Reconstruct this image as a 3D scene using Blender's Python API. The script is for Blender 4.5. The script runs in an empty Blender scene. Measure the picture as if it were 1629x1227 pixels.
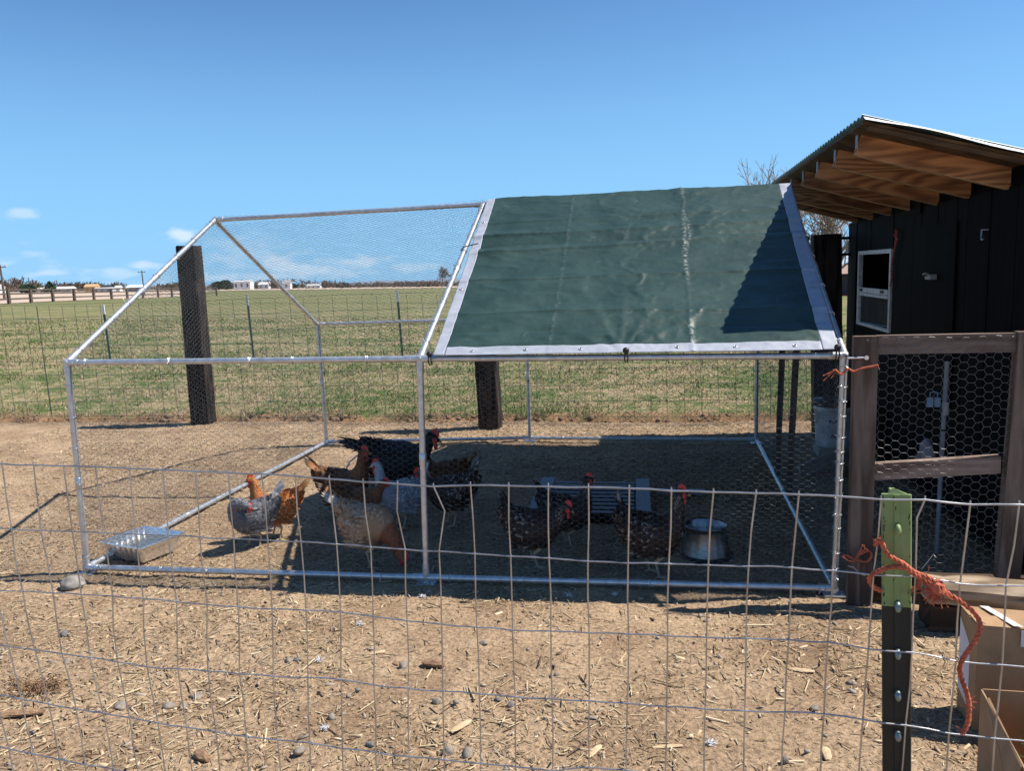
import bpy, math, random
import numpy as np
from mathutils import Vector, Matrix

random.seed(7)
RNG = np.random.default_rng(7)
scene = bpy.context.scene
col = scene.collection
R = math.radians

# ---------------------------------------------------------------- camera
CP = np.array([2.8868, -3.4535, 1.4188])
YAW, PITCH, ROLL, FPX = -0.18514, -0.14125, -0.03555, 1267.9
IW, IH = 1629.0, 1227.0
FW = np.array([math.sin(YAW)*math.cos(PITCH), math.cos(YAW)*math.cos(PITCH), math.sin(PITCH)])
_r = np.array([math.cos(YAW), -math.sin(YAW), 0.0]); _u = np.cross(_r, FW)
RT = _r*math.cos(ROLL)+_u*math.sin(ROLL)
UP = -_r*math.sin(ROLL)+_u*math.cos(ROLL)
cam = bpy.data.cameras.new('camera')
camo = bpy.data.objects.new('camera', cam); col.objects.link(camo)
M = Matrix(((RT[0], UP[0], -FW[0], CP[0]), (RT[1], UP[1], -FW[1], CP[1]), (RT[2], UP[2], -FW[2], CP[2]), (0, 0, 0, 1)))
camo.matrix_world = M
cam.sensor_width = 36; cam.sensor_fit = 'HORIZONTAL'; cam.lens = FPX/IW*36
cam.clip_start = 0.05; cam.clip_end = 20000
cam.dof.use_dof = True; cam.dof.focus_distance = 1.9; cam.dof.aperture_fstop = 18
scene.camera = camo

# ---------------------------------------------------------------- light
SUN = np.array([.665, .131, 1.0]); SUN /= np.linalg.norm(SUN)
EL = math.asin(SUN[2]); AZ = math.atan2(SUN[0], SUN[1])
world = bpy.data.worlds.new('World'); scene.world = world; world.use_nodes = True
SKY_STRENGTH = 0.083
CLOUD = 8.6
sl = bpy.data.lights.new('sun', 'SUN'); sl.energy = 5.0; sl.angle = R(0.5); sl.color = (1.0, .94, .85)
so = bpy.data.objects.new('sun', sl); col.objects.link(so)
so.rotation_euler = Vector(SUN).to_track_quat('Z', 'Y').to_euler(); so.location = (10, 2, 20)
vs = scene.view_settings
vs.view_transform = 'Standard'; vs.look = 'None'; vs.gamma = 1; vs.use_curve_mapping = False; vs.exposure = 0.6


def sky():
    nt = world.node_tree; nt.nodes.clear(); N = nt.nodes; L = nt.links
    out = N.new('ShaderNodeOutputWorld'); bg = N.new('ShaderNodeBackground')
    bg.inputs['Strength'].default_value = SKY_STRENGTH
    st = N.new('ShaderNodeTexSky'); st.sky_type = 'NISHITA'; st.sun_disc = False
    st.sun_elevation = EL; st.sun_rotation = AZ; st.altitude = 700; st.air_density = 1.0; st.dust_density = 0.1; st.ozone_density = 3.0
    tc = N.new('ShaderNodeTexCoord')
    nz = N.new('ShaderNodeTexNoise'); nz.inputs['Scale'].default_value = 38; nz.inputs['Detail'].default_value = 5
    mp = N.new('ShaderNodeMapping'); mp.inputs['Scale'].default_value = (1, 1, 2.6)
    L.new(tc.outputs['Generated'], mp.inputs['Vector']); L.new(mp.outputs['Vector'], nz.inputs['Vector'])
    # small fair-weather clouds low over the horizon: px, py, half-width px, half-height px, opacity
    clouds = [(40, 339, 15, 6, .5), (287, 374, 19, 8, .85), (228, 423, 16, 5, .6), (455, 421, 32, 13, .8), (500, 432, 50, 9, .55), (570, 418, 40, 8, .6),
              (392, 402, 45, 22, .35), (655, 425, 40, 7, .35), (72, 436, 25, 5, .5), (180, 434, 40, 6, .45), (590, 26, 2, 2, 0), (1348, 408, 60, 16, .85), (420, 440, 120, 7, .5),
              (-120, 420, 90, 12, .6), (-320, 400, 120, 18, .6), (1500, 415, 100, 14, .6), (1750, 400, 120, 16, .6), (900, 425, 120, 9, .5), (1120, 418, 80, 8, .5)]
    prev = None
    for (px, py, w, h, op) in clouds:
        if op == 0: continue
        d = FW+RT*(px-IW/2)/FPX-UP*(py-IH/2)/FPX; n = np.linalg.norm(d); d = d/n
        sub = N.new('ShaderNodeVectorMath'); sub.operation = 'SUBTRACT'; sub.inputs[1].default_value = tuple(d)
        L.new(tc.outputs['Generated'], sub.inputs[0])
        a = w/FPX*1.5; b = h/FPX*1.5
        sc = N.new('ShaderNodeVectorMath'); sc.operation = 'MULTIPLY'; sc.inputs[1].default_value = (1/a, 1/a, 1/b)
        L.new(sub.outputs[0], sc.inputs[0])
        ln = N.new('ShaderNodeVectorMath'); ln.operation = 'LENGTH'; L.new(sc.outputs[0], ln.inputs[0])
        ad = N.new('ShaderNodeMath'); ad.operation = 'MULTIPLY_ADD'; L.new(nz.outputs['Fac'], ad.inputs[0]); ad.inputs[1].default_value = -2.6
        L.new(ln.outputs['Value'], ad.inputs[2])
        mr = N.new('ShaderNodeMapRange'); mr.interpolation_type = 'SMOOTHSTEP'
        mr.inputs['From Min'].default_value = -.15; mr.inputs['From Max'].default_value = -1.25
        mr.inputs['To Min'].default_value = 0; mr.inputs['To Max'].default_value = op*.58
        L.new(ad.outputs[0], mr.inputs['Value'])
        if prev is None: prev = mr.outputs[0]
        else:
            mx = N.new('ShaderNodeMath'); mx.operation = 'MAXIMUM'; L.new(prev, mx.inputs[0]); L.new(mr.outputs[0], mx.inputs[1]); prev = mx.outputs[0]
    hs = N.new('ShaderNodeHueSaturation'); hs.inputs['Saturation'].default_value = 1.0
    tint = N.new('ShaderNodeMix'); tint.data_type = 'RGBA'; tint.blend_type = 'MULTIPLY'; tint.inputs['Factor'].default_value = 1; tint.inputs['B'].default_value = (.68, .97, 1.16, 1)
    L.new(st.outputs[0], tint.inputs['A']); L.new(tint.outputs['Result'], hs.inputs['Color'])
    sp = N.new('ShaderNodeSeparateXYZ'); L.new(tc.outputs['Generated'], sp.inputs[0])
    hz = N.new('ShaderNodeMapRange'); hz.inputs['From Min'].default_value = 0; hz.inputs['From Max'].default_value = .34; hz.inputs['To Min'].default_value = .85; hz.inputs['To Max'].default_value = 0; hz.interpolation_type = 'SMOOTHSTEP'
    L.new(sp.outputs[2], hz.inputs['Value']); hm = N.new('ShaderNodeMix'); hm.data_type = 'RGBA'; L.new(hz.outputs[0], hm.inputs['Factor']); L.new(hs.outputs[0], hm.inputs['A']); hm.inputs['B'].default_value = (2.25, 4.85, 8.0, 1)
    mix = N.new('ShaderNodeMix'); mix.data_type = 'RGBA'
    L.new(prev, mix.inputs['Factor']); L.new(hm.outputs['Result'], mix.inputs['A']); mix.inputs['B'].default_value = (CLOUD, CLOUD*1.0, CLOUD*1.03, 1)
    L.new(mix.outputs['Result'], bg.inputs['Color']); L.new(bg.outputs[0], out.inputs['Surface'])


sky()


# ---------------------------------------------------------------- pixel helpers (photo pixel -> point in the place)
def ray(px, py): return FW+RT*(px-IW/2)/FPX-UP*(py-IH/2)/FPX
def gp(px, py, z=0.0):
    d = ray(px, py); return CP+d*(z-CP[2])/d[2]
def yp(px, py, Y):
    d = ray(px, py); return CP+d*(Y-CP[1])/d[1]
def xp(px, py, X):
    d = ray(px, py); return CP+d*(X-CP[0])/d[0]
NF = np.array([0.01922, 0.01913, 1.0])
def farz(x, y): return -(NF[0]*(x-2)+NF[1]*(y-4))
def far(px, py):
    d = ray(px, py); o = np.array([2, 4, 0]); t = (NF@(o-CP))/(NF@d); return CP+d*t
def fard(px, dist):
    """point on the far plain under photo column px, dist metres off"""
    y0 = 463.5-(px*17.5/1350.0); d = ray(px, y0); h = math.hypot(d[0], d[1]); p = CP+d*dist/h
    return np.array([p[0], p[1], farz(p[0], p[1])])


# ---------------------------------------------------------------- noise
def _hash(ix, iy, s):
    n = (ix.astype(np.int64)*374761393+iy.astype(np.int64)*668265263+s*974634777) & 0xffffffff
    n = ((n ^ (n >> 13))*1274126177) & 0xffffffff
    return ((n ^ (n >> 16)) & 0xffff)/65535.0
def vnoise(x, y, s=0):
    x = np.asarray(x, float); y = np.asarray(y, float)
    ix = np.floor(x); iy = np.floor(y); fx = x-ix; fy = y-iy
    fx = fx*fx*(3-2*fx); fy = fy*fy*(3-2*fy)
    a = _hash(ix, iy, s); b = _hash(ix+1, iy, s); c = _hash(ix, iy+1, s); d = _hash(ix+1, iy+1, s)
    return (a*(1-fx)+b*fx)*(1-fy)+(c*(1-fx)+d*fx)*fy-.5
def fbm(x, y, s=0, o=4):
    t = 0; a = 1
    for i in range(o): t = t+a*vnoise(x*2**i, y*2**i, s+i*17); a *= .5
    return t


# ---------------------------------------------------------------- materials
def mat(name, base=(.5, .5, .5), rough=.7, metal=0.0, var=.15, scale=8, col2=None, bump=0.0, bscale=60, attr=False, stretch=(1, 1, 1), spec=.5, detail=5,
        contrast=(.35, .65), sheen=0):
    m = bpy.data.materials.new(name); m.use_nodes = True; nt = m.node_tree; N = nt.nodes; L = nt.links
    b = N['Principled BSDF']; b.inputs['Roughness'].default_value = rough; b.inputs['Metallic'].default_value = metal
    b.inputs['Specular IOR Level'].default_value = spec
    tc = N.new('ShaderNodeTexCoord'); mp = N.new('ShaderNodeMapping'); mp.inputs['Scale'].default_value = stretch
    L.new(tc.outputs['Object'], mp.inputs['Vector'])
    nz = N.new('ShaderNodeTexNoise'); nz.inputs['Scale'].default_value = scale; nz.inputs['Detail'].default_value = detail; nz.inputs['Roughness'].default_value = .6
    L.new(mp.outputs[0], nz.inputs['Vector'])
    mr = N.new('ShaderNodeMapRange'); mr.inputs['From Min'].default_value = contrast[0]; mr.inputs['From Max'].default_value = contrast[1]
    L.new(nz.outputs['Fac'], mr.inputs['Value'])
    mx = N.new('ShaderNodeMix'); mx.data_type = 'RGBA'
    c1 = tuple(c*(1-var) for c in base); c2 = col2 if col2 else tuple(min(1, c*(1+var)) for c in base)
    if col2: c1 = base
    mx.inputs['A'].default_value = (*c1, 1); mx.inputs['B'].default_value = (*c2, 1)
    L.new(mr.outputs[0], mx.inputs['Factor'])
    c = mx.outputs['Result']
    if attr:
        at = N.new('ShaderNodeAttribute'); at.attribute_name = 'tone'
        mu = N.new('ShaderNodeMix'); mu.data_type = 'RGBA'; mu.blend_type = 'MULTIPLY'; mu.inputs['Factor'].default_value = 1
        L.new(c, mu.inputs['A']); L.new(at.outputs['Color'], mu.inputs['B']); c = mu.outputs['Result']
    L.new(c, b.inputs['Base Color'])
    if bump:
        n2 = N.new('ShaderNodeTexNoise'); n2.inputs['Scale'].default_value = bscale; n2.inputs['Detail'].default_value = 6
        L.new(mp.outputs[0], n2.inputs['Vector'])
        bp = N.new('ShaderNodeBump'); bp.inputs['Strength'].default_value = 1; bp.inputs['Distance'].default_value = bump
        L.new(n2.outputs['Fac'], bp.inputs['Height']); L.new(bp.outputs[0], b.inputs['Normal'])
    if rough < .6:
        rr = N.new('ShaderNodeMapRange'); rr.inputs['To Min'].default_value = rough*.75; rr.inputs['To Max'].default_value = min(1, rough*1.4)
        L.new(nz.outputs['Fac'], rr.inputs['Value']); L.new(rr.outputs[0], b.inputs['Roughness'])
    return m


def wood(name, dark, light, axis='X', rough=.75, rings=9.0, bump=.0006, contrast=(.3, .8), ns=7):
    """board with long wavy grain running along axis (object coordinates)"""
    m = bpy.data.materials.new(name); m.use_nodes = True; nt = m.node_tree; N = nt.nodes; L = nt.links
    b = N['Principled BSDF']; b.inputs['Roughness'].default_value = rough; b.inputs['Specular IOR Level'].default_value = .3
    tc = N.new('ShaderNodeTexCoord'); mp = N.new('ShaderNodeMapping')
    s = {'X': (.12, 1, 1), 'Y': (1, .12, 1), 'Z': (1, 1, .12)}[axis]; mp.inputs['Scale'].default_value = s
    oi = N.new('ShaderNodeObjectInfo'); ad = N.new('ShaderNodeVectorMath'); ad.operation = 'ADD'
    sc = N.new('ShaderNodeVectorMath'); sc.operation = 'SCALE'; sc.inputs['Scale'].default_value = 7
    cx = N.new('ShaderNodeCombineXYZ'); L.new(oi.outputs['Random'], cx.inputs[0]); L.new(oi.outputs['Random'], cx.inputs[1])
    L.new(cx.outputs[0], sc.inputs[0]); L.new(tc.outputs['Object'], ad.inputs[0]); L.new(sc.outputs[0], ad.inputs[1]); L.new(ad.outputs[0], mp.inputs['Vector'])
    nz = N.new('ShaderNodeTexNoise'); nz.inputs['Scale'].default_value = ns; nz.inputs['Detail'].default_value = 2; L.new(mp.outputs[0], nz.inputs['Vector'])
    mu = N.new('ShaderNodeMath'); mu.operation = 'MULTIPLY'; mu.inputs[1].default_value = rings*6.28; L.new(nz.outputs['Fac'], mu.inputs[0])
    sn = N.new('ShaderNodeMath'); sn.operation = 'SINE'; L.new(mu.outputs[0], sn.inputs[0])
    nf = N.new('ShaderNodeTexNoise'); nf.inputs['Scale'].default_value = 120; nf.inputs['Detail'].default_value = 4; L.new(mp.outputs[0], nf.inputs['Vector'])
    mr = N.new('ShaderNodeMapRange'); mr.inputs['From Min'].default_value = -1; L.new(sn.outputs[0], mr.inputs['Value'])
    av = N.new('ShaderNodeMath'); av.operation = 'MULTIPLY_ADD'; av.inputs[1].default_value = .5; L.new(mr.outputs[0], av.inputs[0])
    hf = N.new('ShaderNodeMath'); hf.operation = 'MULTIPLY'; hf.inputs[1].default_value = .5; L.new(nf.outputs['Fac'], hf.inputs[0]); L.new(hf.outputs[0], av.inputs[2])
    m2 = N.new('ShaderNodeMapRange'); m2.inputs['From Min'].default_value = contrast[0]; m2.inputs['From Max'].default_value = contrast[1]; L.new(av.outputs[0], m2.inputs['Value'])
    mx = N.new('ShaderNodeMix'); mx.data_type = 'RGBA'; mx.inputs['A'].default_value = (*dark, 1); mx.inputs['B'].default_value = (*light, 1)
    L.new(m2.outputs[0], mx.inputs['Factor']); tv = N.new('ShaderNodeMapRange'); tv.inputs['To Min'].default_value = .62; tv.inputs['To Max'].default_value = 1.12; L.new(oi.outputs['Random'], tv.inputs['Value'])
    vm = N.new('ShaderNodeVectorMath'); vm.operation = 'SCALE'; L.new(mx.outputs['Result'], vm.inputs[0]); L.new(tv.outputs[0], vm.inputs['Scale']); L.new(vm.outputs[0], b.inputs['Base Color'])
    bp = N.new('ShaderNodeBump'); bp.inputs['Distance'].default_value = bump; bp.inputs['Strength'].default_value = 1
    L.new(av.outputs[0], bp.inputs['Height']); L.new(bp.outputs[0], b.inputs['Normal'])
    return m


galv = mat('galvanized_steel', (.58, .60, .62), .36, .72, scale=30, var=.16)
galv_dull = mat('galvanized_wire', (.43, .435, .45), .32, .85, scale=30, var=.2)
net_m = mat('netting_wire', (.15, .165, .17), .38, .8, scale=30)
net_dark = mat('old_netting_wire', (.30, .29, .28), .42, .8, scale=30)
tie_m = mat('wire_tie_steel', (.8, .8, .8), .3, .9)
dark_wire = mat('weathered_green_wire', (.07, .09, .085), .6, .4)
orange = mat('orange_twine', (.47, .115, .055), .75, var=.35, scale=120, bump=.001, bscale=500, stretch=(1, 1, .3))
orange_dim = mat('faded_red_twine', (.40, .09, .06), .8, var=.3, scale=120, bump=.001, bscale=400)
black_pl = mat('black_rubber', (.015, .015, .016), .5)
black_wood = mat('black_painted_board', (.0032, .0032, .0042), .75, var=.5, scale=14, stretch=(1, 1, .1), bump=.001, bscale=80, spec=.07)
tie_wood = wood('weathered_tie_wood', (.010, .007, .006), (.060, .040, .028), 'Z', .9, 7, .003)
rafter_wood = wood('fir_rafter_wood', (.12, .045, .02), (.52, .26, .115), 'X', .75, 17, contrast=(.05, .85), ns=4.5)
sheath_wood = wood('roof_sheathing_wood', (.05, .03, .015), (.12, .075, .04), 'X', .8, 9)
frame_wood = wood('weathered_brown_lumber', (.115, .075, .055), (.27, .20, .16), 'Z', .8, 7)
frame_wood_x = wood('weathered_brown_rail', (.115, .075, .055), (.27, .20, .16), 'X', .8, 7)
beam_wood = wood('sun_bleached_beam', (.20, .14, .09), (.46, .35, .24), 'X', .85, 6, .002)
block_wood = wood('dark_block_wood', (.05, .03, .02), (.13, .08, .05), 'X', .9, 6, .002)
end_grey = mat('grey_cut_end', (.33, .33, .34), .8, var=.2, scale=60)
white_frame = mat('white_window_trim', (.62, .62, .60), .5, var=.2, scale=25)
alu = mat('aluminium', (.78, .79, .80), .28, .9, scale=14, var=.08, bump=.0012, bscale=45)
steel_bowl = mat('brushed_steel', (.30, .30, .31), .28, 1.0, scale=8, var=.1, stretch=(1, 1, 6))
cardboard = mat('cardboard', (.34, .205, .105), .85, var=.16, scale=9, bump=.0006, bscale=90)
card_in = mat('cardboard_inside', (.29, .17, .088), .9, var=.1, scale=9, bump=.0006, bscale=120)
paper = mat('white_paper', (.66, .65, .66), .7, var=.08)
tape = mat('packing_tape', (.72, .68, .62), .2, var=.05)
plastic_w = mat('white_plastic_bag', (.8, .8, .8), .3, var=.05, bump=.004, bscale=30)
bucket_m = mat('grey_white_bucket', (.50, .53, .56), .5, col2=(.78, .8, .82), scale=9, contrast=(.4, .6))
ink = mat('faded_blue_ink', (.07, .09, .15), .6)
pvc = mat('grey_conduit', (.24, .25, .29), .5)
blue_cl = mat('pale_blue_plastic', (.12, .24, .36), .4)
post_green = mat('chartreuse_paint', (.23, .31, .11), .5, var=.1, scale=30, bump=.0004, bscale=160)
post_dark = mat('dark_green_paint', (.006, .010, .009), .5, var=.2, scale=30, bump=.0003, bscale=200)
post_far = mat('green_post_paint', (.03, .10, .065), .6)
tip_white = mat('white_post_tip', (.7, .7, .7), .6)
stone_m = mat('grey_stone', (.16, .138, .115), .9, col2=(.29, .24, .19), scale=40, bump=.002, bscale=90)
chip_m = mat('wood_chip', (.40, .28, .16), .85, col2=(.55, .42, .26), scale=60, stretch=(.3, 1, 1), bump=.001, bscale=200)
bark_m = mat('brown_bark', (.16, .09, .05), .9, col2=(.33, .20, .11), scale=50, bump=.003, bscale=120)
slat_m = mat('pale_lavender_slat', (.26, .26, .31), .6, var=.12, scale=20)


def attr_mat(name, rough=.85, trans=0, tip=None, spec=.2):
    m = bpy.data.materials.new(name); m.use_nodes = True; nt = m.node_tree; N = nt.nodes; L = nt.links
    b = N['Principled BSDF']; b.inputs['Roughness'].default_value = rough; b.inputs['Specular IOR Level'].default_value = spec
    at = N.new('ShaderNodeAttribute'); at.attribute_name = 'tone'; L.new(at.outputs['Color'], b.inputs['Base Color'])
    return m
litter_m = attr_mat('litter')
feather_m = attr_mat('feathers', .6, spec=.35)
grass_m = attr_mat('grass_blades', .8)


def dirt_nodes(m, N, L, vec):
    n1 = N.new('ShaderNodeTexNoise'); n1.inputs['Scale'].default_value = 2.2; n1.inputs['Detail'].default_value = 8; n1.inputs['Roughness'].default_value = .62; L.new(vec, n1.inputs['Vector'])
    n2 = N.new('ShaderNodeTexNoise'); n2.inputs['Scale'].default_value = 70; n2.inputs['Detail'].default_value = 8; n2.inputs['Roughness'].default_value = .7; L.new(vec, n2.inputs['Vector'])
    r1 = N.new('ShaderNodeValToRGB'); r1.color_ramp.elements[0].position = .35; r1.color_ramp.elements[0].color = (.245, .170, .110, 1)
    r1.color_ramp.elements[1].position = .66; r1.color_ramp.elements[1].color = (.405, .302, .202, 1); L.new(n1.outputs['Fac'], r1.inputs[0])
    r2 = N.new('ShaderNodeValToRGB'); r2.color_ramp.elements[0].position = .36; r2.color_ramp.elements[0].color = (.42, .39, .37, 1)
    r2.color_ramp.elements[1].position = .62; r2.color_ramp.elements[1].color = (1.38, 1.33, 1.26, 1); L.new(n2.outputs['Fac'], r2.inputs[0])
    mx = N.new('ShaderNodeMix'); mx.data_type = 'RGBA'; mx.blend_type = 'MULTIPLY'; mx.inputs['Factor'].default_value = .85
    L.new(r1.outputs[0], mx.inputs['A']); L.new(r2.outputs[0], mx.inputs['B'])
    return mx.outputs['Result'], n2.outputs['Fac']


def dirt_mat():
    m = bpy.data.materials.new('yard_dirt'); m.use_nodes = True; nt = m.node_tree; N = nt.nodes; L = nt.links
    b = N['Principled BSDF']; b.inputs['Roughness'].default_value = .95; b.inputs['Specular IOR Level'].default_value = .15
    ge = N.new('ShaderNodeNewGeometry')
    c, h = dirt_nodes(m, N, L, ge.outputs['Position'])
    L.new(c, b.inputs['Base Color'])
    bp = N.new('ShaderNodeBump'); bp.inputs['Distance'].default_value = .012; bp.inputs['Strength'].default_value = .8
    L.new(h, bp.inputs['Height']); L.new(bp.outputs[0], b.inputs['Normal'])
    return m


def pasture_mat():
    m = bpy.data.materials.new('pasture_turf'); m.use_nodes = True; nt = m.node_tree; N = nt.nodes; L = nt.links
    b = N['Principled BSDF']; b.inputs['Roughness'].default_value = .95; b.inputs['Specular IOR Level'].default_value = .1
    ge = N.new('ShaderNodeNewGeometry'); P = ge.outputs['Position']
    def noise(s, d=6, r=.6, st=(1, 1, 1)):
        mp = N.new('ShaderNodeMapping'); mp.inputs['Scale'].default_value = st; L.new(P, mp.inputs['Vector'])
        n = N.new('ShaderNodeTexNoise'); n.inputs['Scale'].default_value = s; n.inputs['Detail'].default_value = d; n.inputs['Roughness'].default_value = r; L.new(mp.outputs[0], n.inputs['Vector']); return n.outputs['Fac']
    def ramp(f, a, b_, ca, cb):
        r = N.new('ShaderNodeValToRGB'); r.color_ramp.elements[0].position = a; r.color_ramp.elements[1].position = b_
        r.color_ramp.elements[0].color = (*ca, 1); r.color_ramp.elements[1].color = (*cb, 1); L.new(f, r.inputs[0]); return r.outputs[0]
    def mix(f, a, b_):
        x = N.new('ShaderNodeMix'); x.data_type = 'RGBA'
        if f is not None: L.new(f, x.inputs['Factor'])
        L.new(a, x.inputs['A']); L.new(b_, x.inputs['B']); return x.outputs['Result']
    big = noise(.55, 5, .6); mid = noise(4.5, 8, .75); fine = noise(45, 4, .7)
    far_ = noise(.035, 6, .6, (.6, 1.6, 1))
    green = ramp(fine, .3, .7, (.055, .085, .026), (.125, .155, .055))
    straw = ramp(fine, .3, .7, (.19, .145, .08), (.38, .30, .18))
    k = N.new('ShaderNodeMath'); k.operation = 'MULTIPLY_ADD'; k.inputs[1].default_value = .62; L.new(mid, k.inputs[0])
    k2 = N.new('ShaderNodeMath'); k2.operation = 'MULTIPLY'; k2.inputs[1].default_value = .38; L.new(big, k2.inputs[0]); L.new(k2.outputs[0], k.inputs[2])
    r = N.new('ShaderNodeMapRange'); r.inputs['From Min'].default_value = .45; r.inputs['From Max'].default_value = .55; L.new(k.outputs[0], r.inputs['Value'])
    g = mix(r.outputs[0], green, straw)
    # farther off the field reads greener, mown and even
    sep = N.new('ShaderNodeSeparateXYZ'); L.new(P, sep.inputs[0])
    fr = N.new('ShaderNodeMapRange'); fr.inputs['From Min'].default_value = 18; fr.inputs['From Max'].default_value = 70; fr.inputs['To Max'].default_value = .7; L.new(sep.outputs[1], fr.inputs['Value'])
    fg = ramp(far_, .35, .65, (.105, .125, .045), (.19, .185, .08))
    g = mix(fr.outputs[0], g, fg)
    # bare soil on the bank at the yard's edge
    d, h = dirt_nodes(m, N, L, P)
    dk = N.new('ShaderNodeMix'); dk.data_type = 'RGBA'; dk.blend_type = 'MULTIPLY'; dk.inputs['Factor'].default_value = 1; L.new(d, dk.inputs['A']); dk.inputs['B'].default_value = (.72, .62, .55, 1)
    e = N.new('ShaderNodeMath'); e.operation = 'MULTIPLY_ADD'; e.inputs[1].default_value = -.9; L.new(mid, e.inputs[0]); L.new(sep.outputs[1], e.inputs[2])
    er = N.new('ShaderNodeMapRange'); er.inputs['From Min'].default_value = 3.67; er.inputs['From Max'].default_value = 3.95; L.new(e.outputs[0], er.inputs['Value'])
    c = mix(er.outputs[0], dk.outputs['Result'], g)
    L.new(c, b.inputs['Base Color'])
    bp = N.new('ShaderNodeBump'); bp.inputs['Distance'].default_value = .02; bp.inputs['Strength'].default_value = .8; L.new(fine, bp.inputs['Height']); L.new(bp.outputs[0], b.inputs['Normal'])
    return m


# ---------------------------------------------------------------- mesh helpers
def root_loc(p):
    while p.parent: p = p.parent
    return np.array(p.location)


def link(name, me, m=None, parent=None, loc=None, label=None, cat=None, group=None, kind=None):
    o = bpy.data.objects.new(name, me); col.objects.link(o)
    if m: me.materials.append(m)
    if parent: o.parent = parent
    elif loc is not None: o.location = loc
    return tag(o, label, cat, group, kind)


def tag(o, label=None, cat=None, group=None, kind=None):
    if label: o['label'] = label
    if cat: o['category'] = cat
    if group: o['group'] = group
    if kind: o['kind'] = kind
    return o


def thing(name, label, cat, loc, group=None):
    o = bpy.data.objects.new(name, None); col.objects.link(o); o.location = tuple(float(v) for v in loc)
    o.empty_display_size = .1
    return tag(o, label, cat, group)


def np_mesh(name, V, F, m=None, parent=None, tone=None, smooth=False, **kw):
    """V (n,3); F (m,k) constant k"""
    V = np.asarray(V, float)
    off = root_loc(parent) if parent else (np.array(kw['loc'], float) if kw.get('loc') is not None else None)
    if off is not None: V = V-off
    F = np.asarray(F, np.int32); me = bpy.data.meshes.new(name)
    me.vertices.add(len(V)); me.vertices.foreach_set('co', V.astype(np.float32).ravel())
    k = F.shape[1]; me.loops.add(F.size); me.loops.foreach_set('vertex_index', F.ravel())
    me.polygons.add(len(F)); me.polygons.foreach_set('loop_start', np.arange(0, F.size, k, dtype=np.int32))
    if tone is not None:
        a = me.attributes.new('tone', 'FLOAT_COLOR', 'POINT'); c = np.ones((len(V), 4), np.float32); c[:, :3] = tone; a.data.foreach_set('color', c.ravel())
    me.update(calc_edges=True)
    if smooth: me.polygons.foreach_set('use_smooth', np.ones(len(F), bool))
    return link(name, me, m, parent, **kw)


class MB:
    def __init__(s): s.v = []; s.f = []; s.s = []
    def add(s, vs, fs, smooth=False):
        b = len(s.v); s.v += [tuple(float(c) for c in v) for v in vs]; s.f += [tuple(i+b for i in f) for f in fs]; s.s += [smooth]*len(fs); return s
    def box(s, a, b, bev=0):
        x0, y0, z0 = a; x1, y1, z1 = b
        return s.hexa([(x0, y0, z0), (x1, y0, z0), (x1, y1, z0), (x0, y1, z0), (x0, y0, z1), (x1, y0, z1), (x1, y1, z1), (x0, y1, z1)])
    def hexa(s, p): return s.add(p, [(3, 2, 1, 0), (4, 5, 6, 7), (0, 1, 5, 4), (1, 2, 6, 5), (2, 3, 7, 6), (3, 0, 4, 7)])
    def beam(s, A, B, w, h, up=(0, 0, 1), taper=1.0):
        A = Vector(A); B = Vector(B); d = (B-A).normalized(); u = Vector(up); r = d.cross(u).normalized(); u = r.cross(d).normalized()
        p = []
        for P, t in ((A, 1), (B, taper)):
            for (i, j) in ((-1, -1), (1, -1), (1, 1), (-1, 1)): p.append(P+r*(i*w/2*t)+u*(j*h/2*t))
        return s.hexa(p)
    def tube(s, pts, r, seg=8, caps=True, smooth=True):
        pts = [Vector(p) for p in pts]; n = len(pts); rs = r if isinstance(r, (list, tuple)) else [r]*n
        vs = []; fr = None
        for i, p in enumerate(pts):
            d = (pts[min(i+1, n-1)]-pts[max(i-1, 0)]).normalized()
            if fr is None:
                fr = d.orthogonal().normalized()
            else:
                fr = (fr-d*fr.dot(d)); fr = fr.normalized() if fr.length > 1e-6 else d.orthogonal().normalized()
            b = d.cross(fr)
            for k in range(seg):
                a = 2*math.pi*k/seg; vs.append(p+(fr*math.cos(a)+b*math.sin(a))*rs[i])
        fs = []
        for i in range(n-1):
            for k in range(seg):
                k2 = (k+1) % seg; fs.append((i*seg+k, i*seg+k2, (i+1)*seg+k2, (i+1)*seg+k))
        s.add(vs, fs, smooth)
        if caps:
            s.add(vs[:seg], [tuple(range(seg-1, -1, -1))]); s.add(vs[-seg:], [tuple(range(seg))])
        return s
    def rings(s, rings, smooth=True, cap=True):
        n = len(rings); seg = len(rings[0]); vs = [p for r in rings for p in r]; fs = []
        for i in range(n-1):
            for k in range(seg):
                k2 = (k+1) % seg; fs.append((i*seg+k, i*seg+k2, (i+1)*seg+k2, (i+1)*seg+k))
        if cap: fs += [tuple(range(seg-1, -1, -1)), tuple((n-1)*seg+k for k in range(seg))]
        return s.add(vs, fs, smooth)
    def build(s, name, m=None, parent=None, **kw):
        off = root_loc(parent) if parent else (np.array(kw['loc'], float) if kw.get('loc') is not None else np.zeros(3))
        V = (np.array(s.v)-off).tolist()
        me = bpy.data.meshes.new(name); me.from_pydata(V, [], s.f); me.update()
        me.polygons.foreach_set('use_smooth', s.s)
        return link(name, me, m, parent, **kw)


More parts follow.
